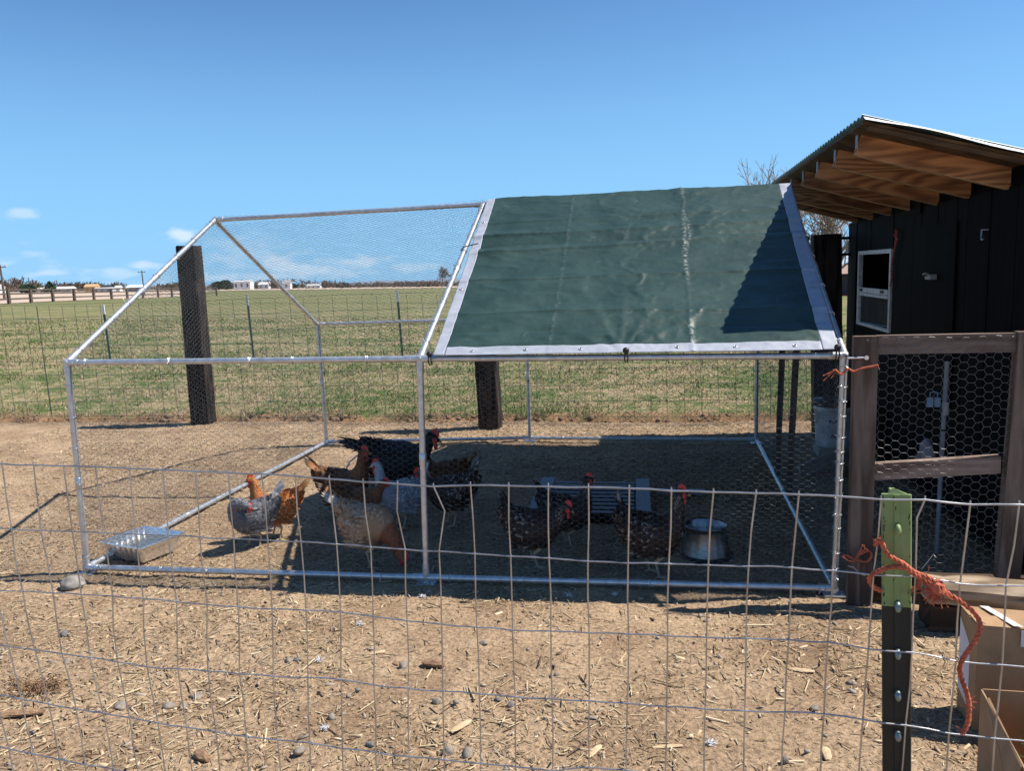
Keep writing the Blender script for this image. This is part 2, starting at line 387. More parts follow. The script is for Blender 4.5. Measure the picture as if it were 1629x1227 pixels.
def prisms(A, B, r):
    """three-sided prisms along segments A->B (n,3)"""
    A = np.asarray(A, float); B = np.asarray(B, float); n = len(A); d = B-A; L_ = np.linalg.norm(d, axis=1, keepdims=True); d = d/np.maximum(L_, 1e-9)
    ref = np.where(np.abs(d[:, 2:3]) < .9, np.array([[0, 0, 1.0]]), np.array([[1.0, 0, 0]]))
    u = np.cross(d, ref); u /= np.linalg.norm(u, axis=1, keepdims=True); v = np.cross(d, u)
    r = np.broadcast_to(np.asarray(r, float).reshape(-1, 1), (n, 1)) if np.ndim(r) else np.full((n, 1), r)
    V = np.zeros((n, 6, 3))
    for k in range(3):
        a = 2*math.pi*k/3; o = (u*math.cos(a)+v*math.sin(a))*r
        V[:, k] = A+o; V[:, 3+k] = B+o
    base = np.arange(n)[:, None]*6
    F = np.concatenate([base+np.array([[0, 1, 4, 3]]), base+np.array([[1, 2, 5, 4]]), base+np.array([[2, 0, 3, 5]])])
    return V.reshape(-1, 3), F


def hexnet(poly, cell, r, seed=0, wob=.004, name='wire_netting', m=None, parent=None, stretch=1.0, warp=0):
    """hexagonal netting stretched over a planar polygon of world points"""
    P = np.array(poly, float); o = P[0]; e1 = P[1]-P[0]; L1 = np.linalg.norm(e1); e1 /= L1
    nn = np.zeros(3)
    for i in range(1, len(P)-1): nn += np.cross(P[i]-o, P[i+1]-o)
    nn /= np.linalg.norm(nn); e2 = np.cross(nn, e1)
    q = np.stack([(P-o)@e1, (P-o)@e2], 1)
    s = cell/math.sqrt(3); lo = q.min(0)-cell; hi = q.max(0)+cell
    I = np.arange(int(lo[0]/(1.5*s))-1, int(hi[0]/(1.5*s))+2); J = np.arange(int(lo[1]/cell)-1, int(hi[1]/cell)+2)
    ii, jj = np.meshgrid(I, J, indexing='ij'); ii = ii.ravel(); jj = jj.ravel()
    cx = 1.5*s*ii; cy = cell*(jj+.5*(ii & 1))
    def cor(k): return np.stack([cx+s*math.cos(k*math.pi/3), cy+s*math.sin(k*math.pi/3)], 1)
    A = np.concatenate([cor(0), cor(1), cor(2)]); B = np.concatenate([cor(1), cor(2), cor(3)])
    tw = np.concatenate([np.zeros(len(cx)), np.ones(len(cx)), np.zeros(len(cx))])
    md = (A+B)/2; ins = np.zeros(len(md), bool); n = len(q)
    for i in range(n):
        a = q[i]; b = q[(i+1) % n]
        c = ((a[1] > md[:, 1]) != (b[1] > md[:, 1])) & (md[:, 0] < (b[0]-a[0])*(md[:, 1]-a[1])/(b[1]-a[1]+1e-12)+a[0]); ins ^= c
    A = A[ins]; B = B[ins]; tw = tw[ins]
    def warpf(U):
        x = U[:, 0]*9; y = U[:, 1]*9
        du = np.stack([vnoise(x, y, seed), vnoise(x, y, seed+5)], 1)*wob*2
        du += np.stack([vnoise(U[:, 0]*80, U[:, 1]*80, seed+3), vnoise(U[:, 0]*80, U[:, 1]*80, seed+4)], 1)*cell*.12
        w = vnoise(U[:, 0]*2.2, U[:, 1]*2.2, seed+9)*wob*3
        V = U+du
        return o+V[:, :1]*e1+V[:, 1:]*e2+w[:, None]*nn
    V, F = prisms(warpf(A), warpf(B), r*(1+.55*tw))
    return np_mesh(name, V, F, m, parent)


def grid_mesh(name, xs, ys, zf, m, **kw):
    X, Y = np.meshgrid(xs, ys); Z = zf(X, Y); V = np.stack([X.ravel(), Y.ravel(), Z.ravel()], 1); nx = len(xs); ny = len(ys)
    i = np.arange(nx-1); j = np.arange(ny-1); I, J = np.meshgrid(i, j); a = (J*nx+I).ravel()
    F = np.stack([a, a+1, a+nx+1, a+nx], 1)
    return np_mesh(name, V, F, m, smooth=True, **kw)


# ================================================================ SETTING
def yard_z(X, Y):
    n = fbm(X*1.3, Y*1.3, 3, 4)*.022+fbm(X*11, Y*11, 9, 3)*.010+np.maximum(0, fbm(X*26, Y*26, 12, 3)-.22)*.035
    n = n-.004
    edge = np.clip((Y-3.95)/.35, 0, 1)
    return n-edge*.12
def lin(a, b, s): return np.arange(a, b, s)
xs = np.concatenate([lin(-60, -9, 6), lin(-9, -4, .12), lin(-4, 5, .028), lin(5, 9, .25), lin(9, 61, 6)])
ys = np.concatenate([lin(-60, -8, 6), lin(-8, -2.6, .3), lin(-2.6, 1, .026), lin(1, 4.35, .036)])
DIRT = dirt_mat()
grid_mesh('yard_ground', xs, ys, yard_z, DIRT, kind='structure')

def past_z(X, Y):
    t = np.clip((Y-7)/6, 0, 1); t = t*t*(3-2*t)
    e = 4.0+fbm(X*2.4, X*0+1, 31, 5)*.30
    lip = np.clip((Y-e)/.16, 0, 1)
    near = -.06+.085*lip+np.where(Y > e, 1, 0)*(fbm(X*3, Y*3, 41, 3)*.03+fbm(X*14, Y*14, 42, 3)*.018)
    damp = np.clip(1-(Y-20)/30, 0, 1)
    return near*(1-t)+t*(farz(X, Y)+fbm(X*.8, Y*.8, 44, 3)*.03*damp)
def geo(a, b, n): return np.geomspace(a, b, n)
py = np.concatenate([lin(3.7, 5.2, .035), lin(5.2, 12, .12), 12+geo(.2, 8000, 70)-.1])
px_ = np.concatenate([-9-geo(.4, 8000, 60)[::-1], lin(-9, 6, .07), 6+geo(.4, 8000, 55)])
PAST = pasture_mat()
grid_mesh('pasture', px_, py, past_z, PAST, kind='structure')

# dry stubble field beyond the rail fence and the brown strip along the horizon
dry = mat('dry_field_soil', (.40, .30, .22), .95, col2=(.50, .385, .29), scale=.03, detail=8)
def strip(name, pts_near, pts_far, m, lift=.05, thick=0):
    mb = MB(); n = len(pts_near); vs = []
    for p in pts_near+pts_far: vs.append((p[0], p[1], farz(p[0], p[1])+lift))
    fs = [(i, i+1, n+i+1, n+i) for i in range(n-1)]
    mb.add(vs, fs); return mb.build(name, m, kind='structure')
fl = [far(*p) for p in ((-220, 499), (15, 484), (85, 480), (150, 478), (253, 474), (300, 471))]
strip('dry_field', [p+np.array([-.6, .8, 0]) for p in fl], [fard(q, 330) for q in (-220, 0, 85, 150, 253, 330)], dry)
strip('dry_field', [fard(q, 330) for q in (-220, 0, 85, 150, 253, 330)], [fard(q, 1500) for q in (-220, 0, 85, 150, 253, 330)], dry, .06)
strip('far_field_strip', [fard(q, 420) for q in (300, 420, 560, 700, 900, 1150)], [fard(q, 1500) for q in (290, 420, 560, 700, 900, 1150)], dry, .15)

# far hills: a low ridge some kilometres off
hill_m = mat('far_hill_haze_blue', (.17, .20, .26), 1, var=.15, scale=.003)  # blue of the distant air is painted into the hill colour
def ridge(name, dist, px0, px1, base, amp, seed, m):
    vs = []; n = 120
    for i in range(n+1):
        q = px0+(px1-px0)*i/n; p = fard(q, dist); p2 = fard(q, dist*1.3)
        h = base+amp*float(fbm(np.array([q*.006]), np.array([seed*1.0]), seed, 5)[0]+.5)
        vs += [(p[0], p[1], p[2]-20), (p2[0], p2[1], p[2]+h*.95), (p2[0]*1.05, p2[1]*1.05, p[2]-20)]
    fs = []
    for i in range(n):
        a = i*3; fs += [(a, a+3, a+4, a+1), (a+1, a+4, a+5, a+2)]
    mb = MB(); mb.add(vs, fs, True); return mb.build(name, m, kind='structure')
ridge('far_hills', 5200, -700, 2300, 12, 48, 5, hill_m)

# ---------------------------------------------------------------- ground litter (uncountable)
def ground_h(x, y): return yard_z(x, y)
def scatter_xy(n, near_bias=True):
    x = RNG.uniform(-3.2, 5.0, n*3); y = -2.3+6.25*RNG.random(n*3)**(1.35 if near_bias else 1)
    d = fbm(x*1.5, y*1.5, 77, 3)+.12*np.clip(x-1, -2, 3)*.6
    keep = RNG.random(n*3) < np.clip(.52+d*1.9, .24, 1)
    return x[keep][:n], y[keep][:n]
def rotm(ax, n):
    pass
# straw
x, y = scatter_xy(85000); n = len(x); a = RNG.uniform(0, 2*np.pi, n); Ls = RNG.gamma(1.7, .010, n)+.004; Ls = np.minimum(Ls, .11)
dz = RNG.normal(0, .12, n)*Ls; z = ground_h(x, y)+RNG.uniform(.0005, .005, n)+np.abs(dz)*.5
A = np.stack([x-np.cos(a)*Ls/2, y-np.sin(a)*Ls/2, z-dz/2], 1); B = np.stack([x+np.cos(a)*Ls/2, y+np.sin(a)*Ls/2, z+dz/2], 1)
V, F = prisms(A, B, RNG.uniform(.0006, .0020, n)*(.7+Ls*14))
pal = np.array([(.52, .41, .255), (.43, .32, .19), (.62, .51, .34), (.30, .20, .125), (.17, .11, .07), (.46, .37, .28)]); t = pal[RNG.choice(6, n, p=[.26, .2, .16, .15, .13, .10])]*RNG.uniform(.75, 1.1, (n, 1))
np_mesh('straw_litter', V, F, litter_m, tone=np.repeat(t, 6, 0), kind='stuff', label='pale straw and stalks strewn over the dirt yard')
# chips: thin irregular slabs
x, y = scatter_xy(30000); n = len(x); a = RNG.uniform(0, 2*np.pi, n); Lc = RNG.gamma(1.6, .0070, n)+.004; Lc = np.minimum(Lc, .045); Wc = np.minimum(Lc*RNG.uniform(.12, .45, n), .009); Hc = Wc*RNG.uniform(.25, .6, n)
z = ground_h(x, y); V = np.zeros((n, 8, 3)); tx = RNG.normal(0, .25, n); ty = RNG.normal(0, .2, n)
k = 0
for sz in (0, 1):
    for (sx, sy) in ((-1, -1), (1, -1), (1, 1), (-1, 1)):
        lx = sx*Lc/2*RNG.uniform(.6, 1.1, n); ly = sy*Wc/2*RNG.uniform(.5, 1.2, n); lz = sz*Hc+tx*lx+ty*ly
        V[:, k, 0] = x+lx*np.cos(a)-ly*np.sin(a); V[:, k, 1] = y+lx*np.sin(a)+ly*np.cos(a); V[:, k, 2] = z+lz+.001; k += 1
base = np.arange(n)[:, None]*8
F = np.concatenate([base+np.array([f]) for f in ((4, 5, 6, 7), (0, 1, 5, 4), (1, 2, 6, 5), (2, 3, 7, 6), (3, 0, 4, 7))])
pal = np.array([(.50, .37, .23), (.40, .285, .175), (.60, .47, .31), (.22, .145, .09), (.33, .27, .22)]); t = pal[RNG.choice(5, n, p=[.32, .26, .16, .14, .12])]*RNG.uniform(.75, 1.1, (n, 1))
np_mesh('wood_chip_litter', V.reshape(-1, 3), F, litter_m, tone=np.repeat(t, 8, 0), kind='stuff', label='small wood chips scattered over the dirt yard')
# pebbles and clods
def blob_template():
    import bmesh
    bm = bmesh.new(); bmesh.ops.create_icosphere(bm, subdivisions=1, radius=1); v = np.array([p.co[:] for p in bm.verts]); f = np.array([[q.index for q in p.verts] for p in bm.faces]); bm.free(); return v, f
BV, BF = blob_template()
def blobs(name, x, y, s, tones, flat=.6, sink=.2, zf=ground_h, **kw):
    n = len(x); a = RNG.uniform(0, 6.28, n); V = BV[None]*RNG.uniform(.75, 1.25, (n, len(BV), 1))*s[:, None, None]*np.array([1, .8, flat])
    X = V[:, :, 0]*np.cos(a)[:, None]-V[:, :, 1]*np.sin(a)[:, None]; Y = V[:, :, 0]*np.sin(a)[:, None]+V[:, :, 1]*np.cos(a)[:, None]
    Z = V[:, :, 2]+(zf(x, y)+s*flat*(1-2*sink))[:, None]
    V = np.stack([X+x[:, None], Y+y[:, None], Z], 2).reshape(-1, 3); F = (np.arange(n)[:, None, None]*len(BV)+BF[None]).reshape(-1, 3)
    np_mesh(name, V, F, litter_m, tone=np.repeat(tones, len(BV), 0), smooth=True, **kw)
x, y = scatter_xy(9000); n = len(x); s = np.minimum(RNG.gamma(1.3, .0016, n)+.0015, .013)
pal = np.array([(.26, .22, .19), (.17, .14, .12), (.34, .28, .22), (.32, .23, .155)]); blobs('pebble_litter', x, y, s, pal[RNG.choice(4, n)]*RNG.uniform(.8, 1.15, (n, 1)), kind='stuff', label='small pebbles and dirt clods lying over the yard')
x = RNG.uniform(-6, 5, 2600); y = 4.0+RNG.normal(0, .08, 2600); s = np.minimum(RNG.gamma(2, .006, 2600)+.003, .05)
blobs('bank_clods', x, y, s, np.array([(.21, .14, .09)])*RNG.uniform(.5, 1.3, (2600, 1)), sink=.3, zf=lambda a, b: past_z(a, b)-.005, kind='stuff', label='dark loose clods along the edge of the grass')

# ---------------------------------------------------------------- grass blades near the yard
n = 150000; y = 4.04+24*RNG.random(n)**2.3; x = RNG.uniform(-8.5, 5.6, n)
x = np.where(y > 6.5, RNG.uniform(-13, 6, n), x); x = np.where(y > 12, RNG.uniform(-24, 8, n), x)
d = fbm(x*1.1, y*1.1, 55, 4)
dens = np.clip(.62+d*1.3, .12, 1); k = (RNG.random(n) < dens) & (y > 4.09+fbm(x*2.4, x*0+1, 31, 5)*.30+RNG.normal(0, .05, n))
x = x[k]; y = y[k]; n = len(x); z = past_z(x, y)-.004; a = RNG.uniform(0, 6.28, n); h = RNG.uniform(.015, .05, n)*(1+.5*(y > 7)); w = RNG.uniform(.0025, .006, n)*(1+.14*(y-4)); ln = RNG.normal(0, .7, (n, 2))*h[:, None]
V = np.zeros((n, 3, 3)); V[:, 0] = np.stack([x-np.cos(a)*w, y-np.sin(a)*w, z], 1); V[:, 1] = np.stack([x+np.cos(a)*w, y+np.sin(a)*w, z], 1); V[:, 2] = np.stack([x+ln[:, 0], y+ln[:, 1], z+h], 1)
gm = fbm(x*1.7, y*1.7, 61, 4)+.4*fbm(x*.4, y*.4, 62, 3)+RNG.normal(0, .16, n)+.04
pg = np.array([(.062, .115, .025), (.085, .145, .038), (.12, .165, .055)])[RNG.integers(0, 3, n)]; ps = np.array([(.34, .265, .15), (.42, .34, .22), (.20, .16, .085)])[RNG.integers(0, 3, n)]
t = np.where((gm > .06)[:, None], pg, ps)*RNG.uniform(.75, 1.2, (n, 1))
np_mesh('pasture_grass', V.reshape(-1, 3), np.arange(n*3).reshape(-1, 3), grass_m, tone=np.repeat(t, 3, 0), kind='stuff', label='short green and straw coloured grass of the pasture')

# ================================================================ CHICKEN COOP
XW = 4.4; WY0, WY1 = .22, 3.5; WTOP = 1.715
coop = thing('chicken_coop', 'black board coop with slanted corrugated roof on orange wood rafters', 'chicken coop', (5.2, 1.9, 0))
win_y = (2.234, 3.13); win_z = (.927, 1.484)
bw = .1425; k = 0; yy = WY0
while yy < WY1-.01:
    y1 = min(yy+bw-.004, WY1); j = random.uniform(-.002, .003)
    segs = [(.06, WTOP)]
    if y1 > win_y[0]+.02 and yy < win_y[1]-.02: segs = [(.06, win_z[0]), (win_z[1], WTOP)]
    for (za, zb) in segs:
        MB().box((XW+j, yy, za), (XW+.02+j, y1, zb)).build('wall_board', black_wood, coop)
    yy += bw
def wallbox(a, b, nm='wall'): return MB().box(a, b).build(nm, black_wood, coop)
wallbox((XW+.03, WY1-.02, .06), (6.0, WY1, 1.3)); wallbox((XW+.03, WY0, .06), (6.0, WY0+.02, 1.3)); wallbox((5.98, WY0+.02, .06), (6.0, WY1-.02, 1.3))
wallbox((XW+.02, WY0+.02, .05), (5.98, WY1-.02, .08), 'floor_panel')
MB().hexa([(XW+.03, WY1-.018, 1.3), (5.98, WY1-.018, 1.3), (5.98, WY1-.002, 1.3), (XW+.03, WY1-.002, 1.3), (XW+.03, WY1-.018, 1.71), (5.98, WY1-.018, 1.31), (5.98, WY1-.002, 1.31), (XW+.03, WY1-.002, 1.71)]).build('gable_panel', black_wood, coop)
MB().hexa([(XW+.03, WY0+.002, 1.3), (5.98, WY0+.002, 1.3), (5.98, WY0+.018, 1.3), (XW+.03, WY0+.018, 1.3), (XW+.03, WY0+.002, 1.71), (5.98, WY0+.002, 1.31), (5.98, WY0+.018, 1.31), (XW+.03, WY0+.018, 1.71)]).build('gable_panel', black_wood, coop)
# dark interior partition behind the open window
wallbox((XW+.5, 1.9, .09), (XW+.52, 3.3, 1.5), 'inner_partition')
# rafters
SL = -.285
def roof_z(x): return 2.0+SL*(x-3.74)
for i in range(7):
    ry = .475+i*.458
    x0 = 3.77
    A = (x0, ry, roof_z(x0)-.062); B = (6.05, ry, roof_z(6.05)-.062)
    ob = MB().beam(A, B, .038, .089).build('rafter', rafter_wood, coop)
    MB().box((x0-.003, ry-.0195, roof_z(x0)-.107), (x0, ry+.0195, roof_z(x0)-.018)).build('rafter_end', end_grey, ob)
bounce_edge_wood = wood('bounce_lit_rafter_wood', (.30, .19, .10), (.55, .38, .22), 'X', .7, 8)  # paler tone paints ground bounce light onto the rafters' bottom edges
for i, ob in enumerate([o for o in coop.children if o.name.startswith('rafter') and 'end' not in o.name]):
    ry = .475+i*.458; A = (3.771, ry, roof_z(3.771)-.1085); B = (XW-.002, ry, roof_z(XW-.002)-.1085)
    MB().beam(A, B, .0375, .003).build('rafter_bounce_strip', bounce_edge_wood, ob)
# blocking between rafters at wall line
for i in range(-1, 6):
    ya = .475+i*.458+.021; yb = ya+.414
    if i == -1: ya = WY0
    MB().box((XW+.003, ya, WTOP+.003), (XW+.02, yb, roof_z(XW)-.022)).build('blocking_board', black_wood, coop)
# sheathing + corrugated roof
RY0, RY1 = .215, 3.62
MB().hexa([(3.736, RY0+.01, roof_z(3.736)-.016), (6.1, RY0+.01, roof_z(6.1)-.016), (6.1, RY1-.01, roof_z(6.1)-.016), (3.736, RY1-.01, roof_z(3.736)-.016),
           (3.736, RY0+.01, roof_z(3.736)-.004), (6.1, RY0+.01, roof_z(6.1)-.004), (6.1, RY1-.01, roof_z(6.1)-.004), (3.736, RY1-.01, roof_z(3.736)-.004)]).build('roof_sheathing', sheath_wood, coop)
roof_metal = mat('corrugated_roof_metal', (.16, .24, .24), .4, .6, scale=12, var=.2)
yv = np.arange(RY0, RY1, .0085); xv = np.linspace(3.730, 6.14, 14)
Xg, Yg = np.meshgrid(xv, yv); Zg = roof_z(Xg)+.012+.0065*np.sin(Yg/.068*2*np.pi)
Vt = np.stack([Xg.ravel(), Yg.ravel(), Zg.ravel()], 1); nv = len(Vt); nx = len(xv); J, I = np.meshgrid(np.arange(len(yv)-1), np.arange(nx-1), indexing='ij'); a = (J*nx+I).ravel()
F1 = np.stack([a, a+1, a+nx+1, a+nx], 1); Vb = Vt-np.array([0, 0, .0015])
ed = []
for j in range(len(yv)-1): ed += [(j*nx, (j+1)*nx, (j+1)*nx+nv, j*nx+nv), ((j+1)*nx+nx-1, j*nx+nx-1, j*nx+nx-1+nv, (j+1)*nx+nx-1+nv)]
for i in range(nx-1): ed += [(i+1, i, i+nv, i+1+nv)]
np_mesh('roof_sheet', np.concatenate([Vt, Vb]), np.concatenate([F1, F1[:, ::-1]+nv, np.array(ed)]), roof_metal, coop)
# bright metal drip edge along the near rake
edge_m = mat('bright_roof_edge', (.85, .85, .84), .5, .0, scale=10, var=.05)
mb = MB(); N_ = 40
for i in range(N_):
    xa = 3.735+i*(2.4/N_); xb = xa+2.4/N_
    def w(x): return .006*math.sin(x*5.1)+.004*math.sin(x*13)
    for (x0, x1) in ((xa, xb),):
        p = []
        for zo in (0, -.0015):
            p.append([(x0, RY0+.03, roof_z(x0)+.026+zo), (x1, RY0+.03, roof_z(x1)+.026+zo), (x1, RY0-.03, roof_z(x1)-.002+w(x1)+zo), (x0, RY0-.03, roof_z(x0)-.002+w(x0)+zo)])
        mb.add(p[0]+p[1], [(3, 2, 1, 0), (4, 5, 6, 7), (2, 3, 7, 6)], True)
mb.build('roof_edge', edge_m, coop)
MB().beam((3.76, .240, roof_z(3.76)-.028), (6.1, .240, roof_z(6.1)-.028), .02, .02).build('rake_board', sheath_wood, coop)

# window
wf = MB(); fy0, fy1 = win_y; fz0, fz1 = win_z; t = .028
wo = MB()
wo.box((XW-.006, fy0, fz1-t), (XW+.024, fy1, fz1)); wo.box((XW-.006, fy0, fz0), (XW+.024, fy1, fz0+t*.7))
wo.box((XW-.006, fy0, fz0+t*.7), (XW+.024, fy0+t*1.3, fz1-t)); wo.box((XW-.006, fy1-t*1.3, fz0+t*.7), (XW+.024, fy1, fz1-t))
win = wo.build('window', white_frame, coop)
zm = fz0+.225
MB().box((XW-.010, fy0+t*1.3, zm), (XW+.018, fy1-t*1.3, zm+.02)).build('sash_rail', white_frame, win)
MB().box((XW-.012, fy0+t*1.3, zm+.024), (XW+.016, fy1-t*1.3, zm+.060)).build('sash_rail', white_frame, win)
for yy in (fy0+.16, fy1-.16): MB().box((XW-.02, yy-.035, zm+.034), (XW-.012, yy+.035, zm+.052)).build('sash_latch', black_pl, win)
glass = bpy.data.materials.new('window_glass'); glass.use_nodes = True; g = glass.node_tree.nodes['Principled BSDF']; g.inputs['Base Color'].default_value = (.62, .66, .60, 1); g.inputs['Metallic'].default_value = .9; g.inputs['Roughness'].default_value = .04
gn = glass.node_tree.nodes.new('ShaderNodeTexNoise'); gn.inputs['Scale'].default_value = 14; gr = glass.node_tree.nodes.new('ShaderNodeMapRange'); gr.inputs['To Min'].default_value = .02; gr.inputs['To Max'].default_value = .10
glass.node_tree.links.new(gn.outputs['Fac'], gr.inputs['Value']); glass.node_tree.links.new(gr.outputs[0], g.inputs['Roughness'])
ga, gb = fy0+t*1.3, fy1-t*1.3
MB().hexa([(XW+.055, ga, fz0+.021), (XW+.059, ga, fz0+.021), (XW+.009, gb, fz0+.021), (XW+.005, gb, fz0+.021), (XW+.055, ga, zm-.001), (XW+.059, ga, zm-.001), (XW+.009, gb, zm-.001), (XW+.005, gb, zm-.001)]).build('pane', glass, win)
# access door in the wall with its latch
def wall_pt(px, py): return xp(px, py, XW-.02)
d0 = wall_pt(1490, 352); d1 = wall_pt(1430, 352)
dr = MB(); y0, y1 = 1.05, 1.72
door = MB().box((XW-.010, y0, .62), (XW-.004, y1, 1.60)).build('door', black_wood, coop)
lp = wall_pt(1483, 441)
latch_m = mat('dull_latch_metal', (.32, .31, .30), .45, .3)
MB().box((XW-.045, lp[1]-.045, lp[2]-.012), (XW-.0105, lp[1]+.045, lp[2]+.016)).tube([(XW-.038, lp[1]-.03, lp[2]+.01), (XW-.06, lp[1]-.01, lp[2]+.022), (XW-.06, lp[1]+.02, lp[2]+.018), (XW-.038, lp[1]+.035, lp[2]+.004)], .006, 6).build('door_latch', latch_m, door)
hp = wall_pt(1565, 373)
MB().tube([(XW-.001, hp[1], hp[2]+.022), (XW-.03, hp[1], hp[2]+.022), (XW-.03, hp[1], hp[2]-.02), (XW-.032, hp[1]-.022, hp[2]-.026), (XW-.03, hp[1]-.03, hp[2]-.018)], .0035, 6).build('wall_hook', tie_m, coop)
# small raised panel high on the wall
q = wall_pt(1452, 330)
MB().box((XW-.014, q[1]-.12, q[2]-.04), (XW-.001, q[1]+.2, q[2]+.05)).build('cover_board', black_wood, coop)

def twine(pts, r=.004, strands=3, turns=30, seg=6):
    """braided twine: strands spiralling round a smooth path"""
    P = [Vector(p) for p in pts]; out = []
    n = len(P)-1; S = 14
    for i in range(n):
        p0 = P[max(i-1, 0)]; p1 = P[i]; p2 = P[i+1]; p3 = P[min(i+2, n)]
        for k in range(S):
            t = k/S; out.append(.5*((2*p1)+(-p0+p2)*t+(2*p0-5*p1+4*p2-p3)*t*t+(-p0+3*p1-3*p2+p3)*t**3))
    out.append(P[-1]); mb = MB(); length = sum((out[i+1]-out[i]).length for i in range(len(out)-1)); w = 2*math.pi/(r*7)
    for s_ in range(strands):
        q = []; dist = 0; fr = None
        for i, p in enumerate(out):
            d = (out[min(i+1, len(out)-1)]-out[max(i-1, 0)]).normalized()
            if fr is None: fr = d.orthogonal().normalized()
            fr = (fr-d*fr.dot(d)).normalized(); b = d.cross(fr)
            if i: dist += (p-out[i-1]).length
            a = dist*w+s_*2*math.pi/strands
            q.append(p+(fr*math.cos(a)+b*math.sin(a))*r*.55)
        mb.tube(q, r*.62, seg)
    return mb
# red cord hanging on the wall
cp = [wall_pt(*p) for p in ((1424, 366), (1427, 374), (1424, 392), (1421, 408), (1418, 428), (1419, 440), (1416, 456))]
mb = twine([tuple(p) for p in cp], .006, 2); k_ = cp[1]; mb.tube([(k_[0], k_[1]-.03, k_[2]-.03), (k_[0]-.01, k_[1]+.02, k_[2]), (k_[0], k_[1]-.02, k_[2]+.04), (k_[0], k_[1]+.03, k_[2]-.05)], .006, 6)
mb.build('hanging_cord', orange_dim, loc=tuple(cp[0]), label='faded red cord hanging on the black coop wall', cat='cord')

# ================================================================ WIRE PANEL beside the coop (front)
panel = thing('wire_panel', 'brown lumber frame panel covered with hexagonal wire beside the coop', 'wire panel', (3.95, -.1, 0))
PY = -.1
def board(a, b, nm, m, par=panel, jit=0): return MB().box(a, b).build(nm, m, par)
board((3.645, PY-.02, .003), (3.735, PY+.02, 1.119), 'upright', frame_wood)
board((3.737, PY-.0, 1.045), (4.236, PY+.038, 1.119), 'top_rail', frame_wood_x)
mb = MB(); mb.hexa([(3.737, PY, .53), (4.205, PY, .565), (4.205, PY+.038, .565), (3.737, PY+.038, .53), (3.737, PY, .598), (4.205, PY, .635), (4.205, PY+.038, .635), (3.737, PY+.038, .598)]); mb.build('middle_rail', frame_wood_x, panel)
mb = MB(); mb.hexa([(4.207, PY-.02, .135), (4.29, PY-.02, .135), (4.29, PY+.03, .135), (4.207, PY+.03, .135), (4.238, PY-.02, 1.125), (4.33, PY-.02, 1.125), (4.33, PY+.03, 1.125), (4.238, PY+.03, 1.125)]); mb.build('upright', frame_wood, panel)
hexnet([(3.70, PY-.006, .14), (4.225, PY-.006, .14), (4.24, PY-.006, 1.112), (3.715, PY-.006, 1.112)], .034, .00052, 5, .006, 'hex_netting', net_dark, panel)
scr = mat('screw_head', (.22, .2, .18), .5, .5)
for (px, py) in ((1380, 541), (1377, 569), (1486, 741), (1585, 835)):
    p = yp(px, py, PY-.021 if px < 1400 or px > 1560 else PY-.001)
    MB().tube([(p[0], p[1], p[2]), (p[0], p[1]-.004, p[2])], .005, 8).tube([(p[0], p[1]-.004, p[2]), (p[0], p[1]-.0045, p[2])], .0025, 6).build('screw', scr, panel)
p = yp(1378, 569, PY-.03); p2 = yp(1348, 570, PY-.03)
MB().tube([p2, p], .004, 6).tube([p+np.array([0, .002, 0]), p+np.array([0, -.006, 0])], .009, 8).build('eye_bolt', tie_m, panel)
# bottom skirt board behind netting
MB().box((3.737, PY+.04, .003), (4.9, PY+.075, .12)).build('skirt_board', block_wood, panel)

# beam and block on the ground
mb = MB(); a = np.array([3.90, -.30, 0]); 
NB = 14; rings_ = []
for i in range(NB+1):
    t = i/NB; xx = 3.885+t*.98; zc = .163-t*.06
    j = [random.uniform(-.004, .004) for _ in range(8)]
    hh = .045; ww = .06
    rings_.append([(xx, -.30-ww+j[0], zc-hh*.2), (xx, -.30-ww+j[1], zc+hh*.45), (xx, -.30-ww*.55, zc+hh+j[2]), (xx, -.30+ww*.6, zc+hh+j[3]*2), (xx, -.30+ww, zc+hh*.5), (xx, -.30+ww+j[4], zc-hh*.6), (xx, -.30, zc-hh), (xx, -.30-ww*.7, zc-hh+j[5])])
mb.rings(rings_, smooth=False); mb.build('timber_beam', beam_wood, loc=(4.35, -.30, .12), label='sun bleached timber lying on a dark block below the wire panel', cat='timber')
mb = MB(); bx0, bx1 = 3.893, 4.16
mb.hexa([(bx0, -.335, .003), (bx1, -.335, .003), (bx1, -.2, .003), (bx0, -.2, .003), (bx0+.004, -.333, .10), (bx1, -.333, .10), (bx1, -.2, .10), (bx0+.003, -.2, .10)])
mb.build('wood_block', block_wood, loc=(4.02, -.27, 0), label='dark cracked wood block under the end of the bleached timber', cat='wood block')
mb = MB().box((4.17, -.35, .003), (4.9, -.21, .055)); mb.build('timber_beam', block_wood, loc=(4.5, -.28, 0), label='dark low timber on the ground behind the cardboard box', cat='timber')

# conduit and clips inside the run
cp = [yp(px, py, .55) for (px, py) in ((1507, 575), (1503, 640), (1497, 745), (1490, 880))]
cd = thing('conduit_pipe', 'slim grey conduit pipe standing behind the hexagonal wire panel', 'pipe', tuple(yp(1490, 880, .55)))
MB().tube([tuple(p) for p in cp], .0105, 10).build('pipe', pvc, cd)
q = yp(1504, 650, .55); MB().tube([q+np.array([0, 0, .03]), q-np.array([0, 0, .03])], .0145, 10).build('coupling', mat('pale_coupling', (.36, .36, .36), .5), cd)
q = yp(1501, 685, .55); MB().tube([q+np.array([0, 0, .006]), q-np.array([0, 0, .006])], .014, 10).build('band', black_pl, cd)
q = yp(1485, 640, .5)
mb = MB()
for dx in (-.016, .016): mb.box((q[0]+dx-.011, q[1]-.01, q[2]-.022), (q[0]+dx+.011, q[1]+.01, q[2]+.022)).tube([(q[0]+dx, q[1], q[2]+.02), (q[0]+dx, q[1], q[2]+.045), (q[0], q[1], q[2]+.05)], .003, 5)
